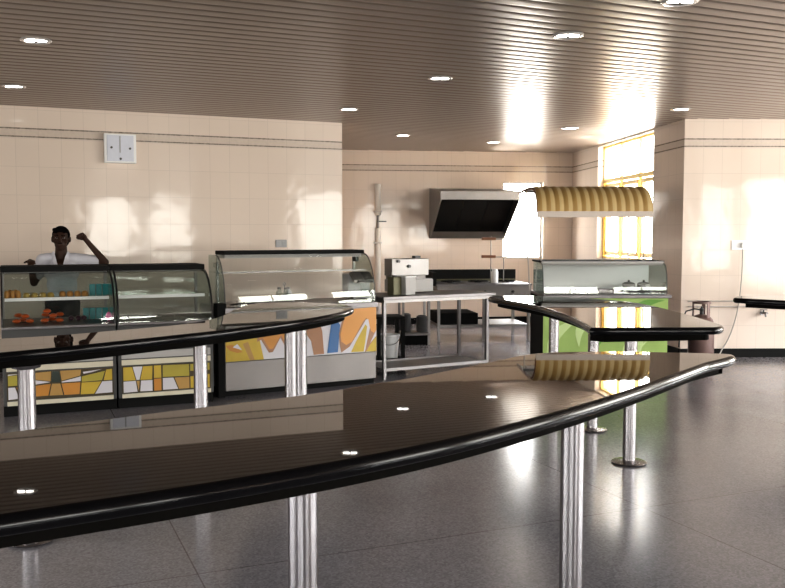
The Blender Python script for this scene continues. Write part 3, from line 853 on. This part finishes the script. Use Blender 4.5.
# long steel worktable behind the counters
S0 = at_depth(385, 380, 9.62).xy; S1v = at_depth(487.5, 362, 10.32).xy
sx_ = (S1v - S0).normalized(); ASt = math.atan2(sx_.y, sx_.x); SL = (S1v - S0).length
t = thing('steel_worktable', 'long open steel worktable with thin square legs right of the taller counter', 'table', (S0.x, S0.y, 0), ASt)
MB().box(-.04, SL + .09, -.04, .66, .89, .925).build('worktop', 'steel', t, bevel=.004)
MB().box(-.02, SL + .05, -.02, .64, .855, .889).build('under_frame', 'dullsteel', t)
for (x, y) in ((0, 0), (SL, 0), (0, .58), (SL, .58)):
    MB().box(x - .018, x + .018, y - .018 + .018, y + .036, 0.0, .855).build('leg', 'steel', t, bevel=.003)
MB().box(.018, SL - .018, .0, .03, .095, .13).box(.018, SL - .018, .585, .61, .095, .13).build('lower_rail', 'steel', t)
MB().box(.02, SL - .02, .03, .585, .10, .115).build('lower_shelf', 'dullsteel', t)
def st_(x, y, z):
    p = S0 + sx_ * x + Vector((-sx_.y, sx_.x)) * y; return Vector((p.x, p.y, z))
def sx_of(px, y):
    o = S0 + Vector((-sx_.y, sx_.x)) * y; r = Vector(((px - 392.5) / (F / ct), 1.0))
    return (isect(Vector((0, 0)), r, o, sx_) - o).dot(sx_)
# fryer on it
x0 = sx_of(391, .45); x1 = sx_of(428, .45)
t = thing('deep_fryer', 'stainless counter fryer with two black knobs on the left end of the steel worktable', 'fryer', st_(x0, .33, .9255), ASt)
fw = x1 - x0
MB().box(0, fw, .0, .28, .012, .16).build('tank', 'whitesteel', t, bevel=.01)
MB().box(0.0, fw, .10, .28, .20, .40).build('control_box', 'dullsteel', t, bevel=.008)
MB().box(0.02, fw - .02, .14, .27, .159, .201).build('neck', 'panelsteel', t)
for k, (kx, kz) in enumerate(((fw * .16, .37), (fw * .45, .31))):
    MB().cyl((kx, .10, kz), (kx, .075, kz), .018, 16).build('knob', 'black', t, True)
MB().box(fw * .68, fw * .84, .15, .22, .40, .43).build('vent_cap', 'darkgrey', t, bevel=.004)
MB().box(.0, fw, .02, .09, .158, .166).build('tank_lid', 'steel', t)
for xx in (.03, fw - .03):
    MB().cyl((xx, .14, 0), (xx, .14, .012), .015, 12).build('foot', 'black', t)
x = sx_of(407.5, .14); 
t = thing('white_food_bin', 'upright white square bin on the steel worktable in front of the fryer', 'bin', st_(x, .16, .9255), ASt + .2)
MB().prism([(-.072, 0), (.072, 0), (.078, .20), (-.078, .20)], 'y', -.07, .07).build('bin', 'whitesteel', t, bevel=.006)
MB().box(-.083, .083, -.076, .076, .20, .215).build('rim', 'plastic_white', t, bevel=.004)
x = sx_of(393.6, .22)
t = thing('olive_metal_tin', 'dark olive square tin left of the white bin on the steel worktable', 'tin', st_(x, .2, .9255), ASt + .1)
MB().box(-.058, .058, -.06, .06, 0, .205).build('can', 'olive', t, bevel=.008)
MB().cyl((.0, 0, .205), (0, 0, .222), .03, 20).build('cap', 'darkgrey', t, True)
MB().tube([(-.05, 0, .204), (-.05, 0, .232), (-.045, .0, .24), (-.035, .0, .236)], .004).build('handle', 'darkgrey', t, True)

# cooking range under the hood
RX0 = at_depth(437, 300, 13.15).x; RX1 = at_depth(516, 300, 13.3).x + .14
t = thing('gas_range', 'long steel gas cooking range with a black back panel under the exhaust hood', 'cooking range', (RX0, 13.1, 0), AK)
RW = RX1 - RX0 + .1; RD = .95
MB().box(0, RW, 0, RD, .66, .84).build('cooktop_body', 'panelsteel', t, bevel=.006)
MB().box(-.01, RW + .01, -.02, RD, .84, .865).build('cooktop', 'steel', t, bevel=.004)
MB().box(-.005, RW + .005, RD - .06, RD - .01, .865, 1.05).build('back_panel', 'matteblack', t)
MB().box(-.06, 0.0, .05, RD, .84, 1.04).build('side_panel', 'matteblack', t)
MB().box(.0, RW, RD - .075, RD - .061, .865, .90).build('gas_rail', 'olive', t)
for k in range(3):
    bx = RW * (.2 + .3 * k)
    u = MB().lathe([(.04, .866), (.055, .868), (.052, .89), (.03, .893), (0, .893)], (bx, .42, 0), 20).build('burner', 'polish', t, True)
    b = MB()
    for q in range(4):
        a = q * PI / 2 + PI / 4
        b.box(.03, .15, -.006, .006, .888, .90, mx=Matrix.Translation((bx, .42, 0)) @ Matrix.Rotation(a, 4, 'Z'))
    b.lathe([(.142, .882), (.156, .882), (.156, .90), (.142, .90), (.142, .882)], (bx, .42, 0), 24)
    b.build('pan_support', 'matteblack', u)
    MB().cyl((bx, 0, .75), (bx, -.03, .75), .022, 16).build('knob', 'black', t, True)
for (x, y) in ((.03, .03), (RW * .5, .03), (RW - .03, .03), (.03, RD - .05), (RW - .03, RD - .05)):
    MB().box(x - .02, x + .02, y - .02, y + .02, 0, .66).build('leg', 'dullsteel', t)
MB().box(.03, RW - .03, .03, RD - .05, .21, .25).build('lower_shelf', 'dullsteel', t)
MB().box(.04, RW * .45, .1, RD - .1, .251, .42).build('storage_box', 'matteblack', t, bevel=.01)
# slender rack with two small wooden shelves standing on the range
u0 = at_depth(491.5, 280, 13.5).x
t = thing('order_rack', 'slender two-pole rack with small brown wooden shelves standing on the cooking range', 'rack', (u0, 13.62, .866), 0)
for dx in (0, .20):
    MB().cyl((dx, 0, .01), (dx, 0, .70 if dx else .72), .008, 10).build('pole', 'dullsteel', t, True)
    MB().cyl((dx, 0, 0), (dx, 0, .012), .03, 16).build('foot', 'dullsteel', t, True)
for zz in (.38, .655):
    MB().box(-.14, .07, -.06, .06, zz, zz + .042).build('wooden_shelf', 'wood', t, bevel=.004)
    MB().box(.07, .26, -.008, .008, zz + .008, zz + .022).build('cross_bar', 'dullsteel', t)
t = thing('white_jar', 'white cylindrical jar on the cooking range in front of the slender rack', 'jar', (u0 + .05, 13.5, .9005), 0)
t.location.z = .866
MB().lathe([(0, 0), (.05, 0), (.052, .01), (.052, .17), (.04, .19), (0, .19)], n=24).build('body', 'plastic_white', t, True)
MB().lathe([(0, .189), (.043, .189), (.043, .215), (0, .218)], n=24).build('lid', 'plastic_white', t, True)

# low rear worktable at left under the fryer
q0 = at_depth(402, 340, 12.7).xy
t = thing('low_steel_stand', 'small dark steel stand behind the steel worktable, holding black pots', 'stand', (q0.x, q0.y, 0), AK)
for (x, y) in ((.02, .02), (.40, .02), (.02, .42), (.40, .42)):
    MB().box(x - .016, x + .016, y - .016, y + .016, 0, .78).build('leg', 'dullsteel', t)
MB().box(0, .42, 0, .44, .78, .81).build('top', 'dullsteel', t, bevel=.003)
MB().box(.0, .42, .0, .44, .14, .175).build('lower_shelf', 'steel', t, bevel=.003)
MB().box(.02, .40, .05, .40, .0, .139).build('base_box', 'matteblack', t)
for k, (dx, r, h) in enumerate(((.09, .07, .25), (.325, .08, .22))):
    p = Vector((q0.x, q0.y)) + kd * dx - kn * .2
    u = thing('cooking_pot', f'black cooking pot on the lower shelf of the small stand, {["narrow left","wide right"][k]} one', 'pot', (p.x, p.y, .1755), 0, 'black pots on the small stand')
    MB().lathe([(0, 0), (r * .95, 0), (r, .012), (r, h), (r * 1.06, h + .006), (r * .97, h + .006), (r * .95, .015), (0, .012)], n=28).build('pot', 'darkgrey', u, True)
    MB().lathe([(r, h + .007), (r * .6, h + .026), (0, h + .03)], n=28).build('lid', 'darkgrey', u, True)
    for sx in (-1, 1):
        MB().tube([(sx * r * .98, -.025, h * .8), (sx * (r + .03), -.02, h * .8), (sx * (r + .03), .02, h * .8), (sx * r * .98, .025, h * .8)], .005).build('handle', 'black', u, True)

# black stool with white bucket
q = at_depth(388, 360, 10.72)
t = thing('black_stool', 'square black stool behind the left leg of the steel worktable', 'stool', (q.x, q.y, 0), .25)
MB().box(-.17, .17, -.17, .17, .585, .62).build('seat', 'matteblack', t, bevel=.006)
for sx in (-1, 1):
    for sy in (-1, 1):
        MB().box(sx * .15 - .02, sx * .15 + .02, sy * .15 - .02, sy * .15 + .02, 0, .585).build('leg', 'matteblack', t)
b = MB()
for s_ in (-1, 1):
    b.box(-.13, .13, s_ * .15 - .012, s_ * .15 + .012, .07, .11); b.box(s_ * .15 - .012, s_ * .15 + .012, -.13, .13, .07, .11)
b.build('stretcher', 'matteblack', t)
t = thing('white_bucket', 'white tapered plastic bucket standing under the black stool', 'bucket', (q.x + .02, q.y - .0, 0.0), 0)
MB().lathe([(0, 0.0), (.085, 0), (.09, .01), (.118, .36), (.126, .365), (.126, .39), (.116, .39), (.112, .36), (.084, .02), (0, .016)], n=32).build('bucket', 'plastic_white', t, True)
MB().tube([(.126 * math.cos(a), -.128 * math.sin(a) , .37 - .10 * math.sin(a)) for a in [PI * i / 14 for i in range(15)]], .004).build('handle', 'darkgrey', t, True)

# white gas pipe with valve on the back wall
q = at_depth(377.3, 230, 15.4); pw = isect(Vector((q.x, 0)), Vector((q.x, q.y)) - Vector((q.x, 0)), BK, kd)
pw = pw + kn * .05
t = thing('wall_pipe', 'vertical white pipe with dark valve on the wall left of the exhaust hood', 'pipe', (pw.x, pw.y, 0), AK)
MB().cyl((0, 0, 1.95), (0, 0, 2.42), .05, 20).build('upper_pipe', 'pipewhite', t, True)
MB().cyl((0, 0, 2.42), (0, 0, 2.50), .056, 20).build('end_cap', 'pipewhite', t, True)
MB().cyl((0, 0, 1.72), (0, 0, 1.95), .022, 14).build('valve_body', 'dullsteel', t, True)
MB().box(-.02, .15, -.02, .0, 1.83, 1.85).build('valve_lever', 'darkgrey', t)
MB().cyl((0, 0, .02), (0, 0, 1.72), .05, 20).build('lower_pipe', 'pipewhite', t, True)
for zz in (2.0, 1.45):
    MB().box(-.07, .07, -.058, .05, zz, zz + .03).build('clamp', 'copper', t, bevel=.003)

# ------------------------------------------------------------------ left wall fittings
def on_wall(p0, p1, px, py):
    d = (p1 - p0).normalized(); r = Vector(((px - 392.5) / (F / ct), 1.0))
    q = isect(Vector((0, 0)), r, p0, d)
    return q, at_depth(px, py, q.y).z
q0, z0 = on_wall(A, B, 105.5, 148); q1, z1 = on_wall(A, B, 137, 149)
zt = on_wall(A, B, 121, 134.5)[1]; zb = on_wall(A, B, 121, 163.5)[1]
ww = (q1 - q0).length
t = thing('wall_panel_box', 'square white electrical box with pale louvred door high on the left tiled wall', 'electrical box', (q0.x, q0.y, zb), AL)
hh = zt - zb
MB().box(0, ww, -.09, -.001, 0, hh).build('housing', 'plastic_white', t, bevel=.006)
dd = MB().box(.03, ww - .03, -.10, -.0905, .02, hh - .02).build('door', 'paleblue', t, bevel=.003)
MB().box(ww * .47, ww * .51, -.106, -.1005, hh * .35, hh * .92).build('centre_bar', 'grey', dd, bevel=.002)
for (fx, fz) in ((.22, .52), (.50, .14), (.80, .5)):
    MB().cyl((ww * fx, -.1005, hh * fz), (ww * fx, -.108, hh * fz), .014, 14).build('screw', 'darkgrey', dd, True)
def socket(label, px, py, p0, p1, ang, w, h, m='plastic_white', holes=True):
    q, z = on_wall(p0, p1, px, py)
    t = thing('wall_socket', label, 'socket', (q.x, q.y, z), ang)
    pl = MB().box(-w / 2, w / 2, -.012, -.0005, -h / 2, h / 2).build('face_plate', m, t, bevel=.003)
    for dx in (-.25, .25):
        MB().box(w * dx - w * .17, w * dx + w * .17, -.016, -.0122, -h * .28, h * .28).build('socket_insert', 'plastic_white' if holes else 'grey', pl, bevel=.002)
    return t, q, z
socket('small grey socket plate on the left tiled wall above the taller counter', 281, 243.5, A, B, AL, .15, .10, 'grey', False)
AR = math.atan2((E2 - D).y, (E2 - D).x)
t, q, z = socket('white double wall socket with a grey cable on the right tiled wall', 740.5, 245, D, E2, AR, .235, .125)
MB().box(.0, .06, -.055, -.0165, -.035, .03).build('plug', 'plastic_white', t, bevel=.008)
wr = (E2 - D).normalized(); nr = Vector((wr.y, -wr.x))
def rw(px, py, off):
    q, z = on_wall(D, E2, px, py); q = q + nr * off; return (q.x, q.y, z)
pts_ = [rw(741.5, 249, .045), rw(741.3, 258, .055), rw(741, 275, .06), rw(739, 300, .06), rw(736, 318, .055), rw(731, 335, .045), rw(726, 346, .03)]
f = Vector(pts_[-1]); pts_ += [(f.x - .03, f.y - .03, .125), (f.x - .12, f.y - .10, .03), (f.x - .30, f.y - .16, .008), (f.x - .5, f.y - .1, .008)]
sm = []
for i in range(len(pts_) - 1):
    p0, p1, p2, p3 = [Vector(pts_[min(max(i + j - 1, 0), len(pts_) - 1)]) for j in range(4)]
    for j in range(5):
        tt = j / 5
        sm.append(.5 * ((2 * p1) + (p2 - p0) * tt + (2 * p0 - 5 * p1 + 4 * p2 - p3) * tt * tt + (3 * p1 - p0 - 3 * p2 + p3) * tt ** 3))
sm.append(Vector(pts_[-1]))
o = MB().tube(sm, .008).build('power_cable', 'cable', None, True); tag(o, 'thin grey cable hanging from the white wall socket to the floor', 'cable')
# twin gas pipes along the right wall
for k, (pa, pb) in enumerate((((686.5, 301), (792, 301.4)), ((686.5, 306.5), (792, 307)))):
    a = rw(*pa, .03); e = rw(*pb, .03)
    t = thing('gas_pipe', f'{["upper","lower"][k]} of the two thin horizontal pipes along the right tiled wall', 'pipe', (a[0], a[1], a[2]), AR, 'thin wall pipes')
    ln = (Vector(e) - Vector(a)).length
    MB().cyl((0.03, 0, 0), (ln + .4, 0, 0), .009, 12).build('tube', 'copper', t, True)
    for fx in (.12, .5, .9):
        MB().box(ln * fx - .01, ln * fx + .01, -.012, .029, -.014, .014).build('clip', 'copper', t)
# tap
q, z = on_wall(D, E2, 764, 313)
t = thing('wall_tap', 'small steel water tap low on the right tiled wall under the far right table', 'tap', (q.x, q.y, z), AR)
MB().lathe([(0, 0), (.03, 0), (.03, .008), (0, .008)], n=20).build('rose', 'polish', t, True).rotation_euler = (PI / 2, 0, 0)
MB().tube([(0, -.006, 0), (0, -.07, .005), (0, -.11, -.005), (0, -.12, -.04)], .014, 12).build('spout', 'dullsteel', t, True)
MB().cyl((0, -.05, .012), (0, -.05, .04), .010, 12).box(-.045, .045, -.058, -.042, .04, .052).build('handle', 'darkgrey', t, True)
MB().cyl((.05, -.001, .0), (.05, -.05, 0), .014, 12).build('side_knob', 'dullsteel', t, True)

# gas cylinder
q = at_depth(701, 340, 10.85)
t = thing('gas_cylinder', 'dark gas cylinder with a guard ring standing against the right wall behind the table', 'gas cylinder', (q.x, q.y, 0), 0)
MB().lathe([(.10, .03), (.14, .06), (.155, .12), (.155, .48), (.14, .55), (.10, .60), (.04, .62), (0, .62)], n=36).build('body', 'gascyl', t, True)
MB().lathe([(.12, 0.0), (.125, 0), (.125, .06), (.118, .06), (.118, 0)], n=32).build('foot_ring', 'gascyl', t, True)
MB().lathe([(0, .615), (.025, .615), (.022, .66), (.03, .67), (.03, .69), (.012, .70), (.012, .72), (0, .72)], n=20).build('valve', 'darkgrey', t, True)
g = MB().lathe([(.098, .755), (.112, .755), (.112, .78), (.098, .78), (.098, .755)], n=32).build('guard_ring', 'gascyl', t, True)
for k in range(3):
    a = k * 2 * PI / 3 - PI / 2 + .5
    x_, y_ = .105 * math.cos(a), .105 * math.sin(a)
    MB().box(-.022, .022, -.005, .005, .585, .756, mx=Matrix.Translation((x_, y_, 0)) @ Matrix.Rotation(a + PI / 2, 4, 'Z')).build('guard_strut', 'gascyl', g)
MB().tube([(-.03, 0, .68), (-.10, -.03, .69), (-.2, -.02, .66), (-.24, .05, .50), (-.24, .1, .2)], .009).build('hose', 'black', t, True)

# ------------------------------------------------------------------ the attendant behind the left counter
def solidify(mb, voxel, smooth_it, name, m, parent):
    me = bpy.data.meshes.new(name + '_src'); me.from_pydata(mb.v, [], mb.f)
    bm = bmesh.new(); bm.from_mesh(me); bmesh.ops.recalc_face_normals(bm, faces=bm.faces); bm.to_mesh(me); bm.free()
    o = bpy.data.objects.new(name, me); C.objects.link(o)
    md = o.modifiers.new('r', 'REMESH'); md.mode = 'VOXEL'; md.voxel_size = voxel
    md = o.modifiers.new('s', 'SMOOTH'); md.factor = .5; md.iterations = smooth_it
    dg = bpy.context.evaluated_depsgraph_get(); dg.update()
    new = bpy.data.meshes.new_from_object(o.evaluated_get(dg))
    o.modifiers.clear(); o.data = new; new.name = name
    bpy.data.meshes.remove(me)
    for p in new.polygons: p.use_smooth = True
    new.materials.clear(); new.materials.append(M[m])
    o.parent = parent
    return o
V = Vector
pp = at_depth(62.5, 300, 9.32)
person = thing('person', 'person in a white open-collared shirt raising one fist behind the left food counter', 'person', (pp.x, pp.y, 0), math.radians(14))
b = MB()
b.ball((0, 0, .93), .155, .105, .12); b.ball((0, 0, 1.08), .138, .095, .14); b.ball((0, 0, 1.22), .165, .105, .15)
b.capsule((-.13, .005, 1.335), (.13, .005, 1.335), .062, .062)
b.capsule((0, .01, 1.32), (0, -.005, 1.50), .068, .058)
SH_R, EL_R, WR_R = V((-.185, .0, 1.335)), V((-.275, -.02, 1.10)), V((-.285, -.20, 1.325))
SH_L, EL_L, WR_L = V((.185, .0, 1.335)), V((.445, -.06, 1.31)), V((.262, -.10, 1.545))
for sh, el, wr in ((SH_R, EL_R, WR_R), (SH_L, EL_L, WR_L)):
    b.capsule(sh, el, .054, .040); b.capsule(el, wr, .040, .026)
for sx in (-1, 1):
    b.capsule((sx * .085, 0, .90), (sx * .09, -.01, .49), .085, .056); b.capsule((sx * .09, -.01, .49), (sx * .095, .015, .09), .055, .036)
    b.capsule((sx * .095, .03, .05), (sx * .105, -.14, .035), .040, .032)
# head: skull, jaw, brow, nose, ears, mouth
hz = 1.56
HS = 1.13
nv = len(b.v)
b.ball((0, .012, hz + .022), .073, .092, .088, 20, 14); b.ball((0, -.022, hz - .045), .056, .066, .065, 20, 14)
b.ball((0, -.062, hz - .085), .026, .022, .020); b.capsule((-.035, -.073, hz + .028), (.035, -.073, hz + .028), .014, .014)
b.cone((0, -.076, hz + .02), (0, -.103, hz - .022), .009, .017); b.ball((0, -.097, hz - .022), .018, .014, .012)
for sx in (-1, 1):
    b.ball((sx * .077, .012, hz - .005), .012, .022, .032); b.ball((sx * .045, -.055, hz - .022), .024, .02, .02)
b.capsule((-.02, -.084, hz - .055), (.02, -.084, hz - .055), .009, .009); b.capsule((-.016, -.081, hz - .066), (.016, -.081, hz - .066), .009, .009)
b.v[nv:] = [(x * HS, y * HS, hz + (z - hz) * HS) for x, y, z in b.v[nv:]]
# hands: fist of the raised arm, loosely bent hand on the counter top
def hand(b, wr, d, side, curl, lens=(.040, .046, .043, .034), pn=None):
    """palm from the wrist along d; fingers bend towards the palm normal pn; thumb leaves the edge of the palm on -side"""
    d = d.normalized(); pn = (pn - d * pn.dot(d)).normalized(); s = d.cross(pn).normalized() * side
    rot = Matrix((s, d, pn)).transposed()
    b.ball(wr + d * .050, .041, .052, .017, 16, 10, rot=rot)
    b.capsule(wr, wr + d * .03, .025, .028)
    for i, L in enumerate(lens):
        p = wr + d * .088 + s * (.029 - .0195 * i); q = d.copy(); nn = pn.copy()
        r = .0098 - .0006 * (i == 3)
        for j in range(3):
            an = curl * (1.0, 1.15, .8)[j]
            q, nn = q * math.cos(an) + nn * math.sin(an), nn * math.cos(an) - q * math.sin(an)
            e = p + q * L * (1, .72, .55)[j] * .95
            b.capsule(p, e, r, r * .93); p, r = e, r * .93
    p = wr + d * .030 + s * .036
    e = p + (s * .6 + d * .75 + pn * .35).normalized() * .040
    b.capsule(p, e, .0125, .0105)
    e2 = e + (d * .7 - s * .35 * (curl > .6) + pn * .75 * (curl > .6)).normalized() * .032
    b.capsule(e, e2, .0105, .009)
hand(b, WR_L, V((-.16, -.10, .22)), -1, 1.25, pn=V((-.5, -.85, -.2)))
hand(b, WR_R, V((.25, -.9, .12)), -1, .32, pn=V((.05, -.1, -1)))
body = solidify(b, .0075, 3, 'body', 'skin', person)
# V of skin at the open collar stays visible: shirt has a notch
b = MB()
b.ball((0, 0, 1.08), .152, .112, .17); b.ball((0, 0, 1.22), .180, .120, .15); b.ball((0, 0, .95), .162, .118, .13)
b.capsule((-.14, .008, 1.338), (.14, .008, 1.338), .072, .072)
for sh, el in ((SH_R, EL_R), (SH_L, EL_L)):
    b.capsule(sh, sh.lerp(el, .62), .068, .062)
shirt = solidify(b, .010, 3, 'shirt', 'shirt', person)
bm = bmesh.new(); bm.from_mesh(shirt.data)
kill = []
for f in bm.faces:
    c = f.calc_center_median()
    if c.y < -.02 and c.z > 1.22 and abs(c.x) < (c.z - 1.22) * .36 + .006: kill.append(f)
    elif (V((c.x, c.y - .0, 0))).length < .080 and c.z > 1.36: kill.append(f)
    elif c.z < .86: kill.append(f)
bmesh.ops.delete(bm, geom=kill, context='FACES'); bm.to_mesh(shirt.data); bm.free()
md = shirt.modifiers.new('sol', 'SOLIDIFY'); md.thickness = .006; md.offset = 0
col = MB()
for sx in (-1, 1):
    col.add([(sx * .02, -.124, 1.26), (sx * .078, -.108, 1.33), (sx * .09, -.05, 1.41), (sx * .068, -.035, 1.43), (sx * .048, -.105, 1.37)], [(0, 1, 2, 3, 4)])
cc = col.build('collar', 'shirt', person); md = cc.modifiers.new('sol', 'SOLIDIFY'); md.thickness = .008; md.offset = 0
b = MB()
b.ball((0, 0, .92), .166, .122, .11)
for sx in (-1, 1):
    b.capsule((sx * .085, 0, .88), (sx * .09, -.01, .49), .096, .072); b.capsule((sx * .09, -.01, .49), (sx * .095, .012, .09), .070, .060)
solidify(b, .012, 3, 'trousers', 'trousers', person)
b = MB()
b.ball((0, .022, hz + .034), .081, .097, .088, 22, 14); b.ball((0, .055, hz - .01), .072, .062, .075, 20, 12)
b.capsule((-.05, -.052, hz + .084), (.05, -.052, hz + .084), .020, .020)
b.v = [(x * HS, y * HS, hz + (z - hz) * HS) for x, y, z in b.v]
hair = solidify(b, .008, 2, 'hair', 'hair', person)
bm = bmesh.new(); bm.from_mesh(hair.data)
kill = [f for f in bm.faces if (f.calc_center_median().y < -.038 and f.calc_center_median().z < hz + .062) or (abs(f.calc_center_median().x) > .06 and f.calc_center_median().y < .0 and f.calc_center_median().z < hz + .01)]
bmesh.ops.delete(bm, geom=kill, context='FACES'); bm.to_mesh(hair.data); bm.free()
class HB(MB):
    def build(self, *k):
        self.v = [(x * HS, y * HS, hz + (z - hz) * HS) for x, y, z in self.v]
        return MB.build(self, *k)
for sx in (-1, 1):
    e = HB().ball((sx * .031, -.070, hz + .008), .0125, .010, .009).build('eye', 'eyewhite', person, True)
    HB().ball((sx * .031, -.0785, hz + .008), .0058, .003, .0058).build('iris', 'matteblack', e, True)
    HB().capsule((sx * .016, -.086, hz + .032), (sx * .046, -.077, hz + .032), .0045, .0035).build('eyebrow', 'hair', person, True)
HB().capsule((-.024, -.073, hz - .043), (.024, -.073, hz - .043), .0065, .0065).ball((0, -.085, hz - .042), .022, .010, .005).build('moustache', 'hair', person, True)

# ------------------------------------------------------------------ light, sky and camera
w = bpy.data.worlds.new('sky'); S.world = w; w.use_nodes = True
nt = w.node_tree; bg = nt.nodes['Background']
tc = nt.nodes.new('ShaderNodeTexCoord'); sp = nt.nodes.new('ShaderNodeSeparateXYZ'); rp = nt.nodes.new('ShaderNodeValToRGB')
nt.links.new(tc.outputs['Generated'], sp.inputs[0]); nt.links.new(sp.outputs['Z'], rp.inputs[0]); nt.links.new(rp.outputs[0], bg.inputs[0])
rp.color_ramp.elements[0].position = .0; rp.color_ramp.elements[0].color = (.80, .76, .70, 1)
rp.color_ramp.elements[1].position = .35; rp.color_ramp.elements[1].color = (.97, .98, 1.0, 1)
bg.inputs[1].default_value = 27.0
def portal(p0, p1, o):
    d = p1 - p0; rz = math.atan2(d.y, d.x)
    l = bpy.data.lights.new('window_portal', 'AREA'); l.shape = 'RECTANGLE'; l.size = o[1] - o[0]; l.size_y = o[3] - o[2]
    l.cycles.is_portal = True
    ob = bpy.data.objects.new('window_portal', l); C.objects.link(ob)
    dd = d.normalized(); c = p0 + dd * ((o[0] + o[1]) / 2) + Vector((-dd.y, dd.x)) * .2
    ob.location = (c.x, c.y, (o[2] + o[3]) / 2)
    ob.rotation_euler = (PI / 2, 0, rz + PI)
    ob.rotation_euler = (-PI / 2, 0, rz)
    ob.matrix_world  # noqa
    return ob
for o in rear: portal(R0, L0, o)
for o in EASTW: portal(E2, R0, o)
for o in WESTW: portal(L0, A2, o)
portal(K, D, sw); portal(BK, K, kw)

cd = bpy.data.cameras.new('camera'); cam = bpy.data.objects.new('camera', cd); C.objects.link(cam)
cd.sensor_width = 36; cd.sensor_fit = 'HORIZONTAL'; cd.lens = 36 * F / 785; cd.clip_start = .05; cd.clip_end = 200
cam.location = (0, 0, CAMZ); cam.rotation_euler = (PI / 2 - TH, 0, 0)
S.camera = cam
S.view_settings.view_transform = 'Standard'
S.view_settings.look = 'Medium High Contrast'
S.view_settings.exposure = -0.27
S.cycles.use_denoising = True
S.cycles.max_bounces = 10; S.cycles.diffuse_bounces = 5; S.cycles.glossy_bounces = 5; S.cycles.transparent_max_bounces = 24
S.cycles.caustics_reflective = False; S.cycles.caustics_refractive = False
S.cycles.sample_clamp_indirect = 8
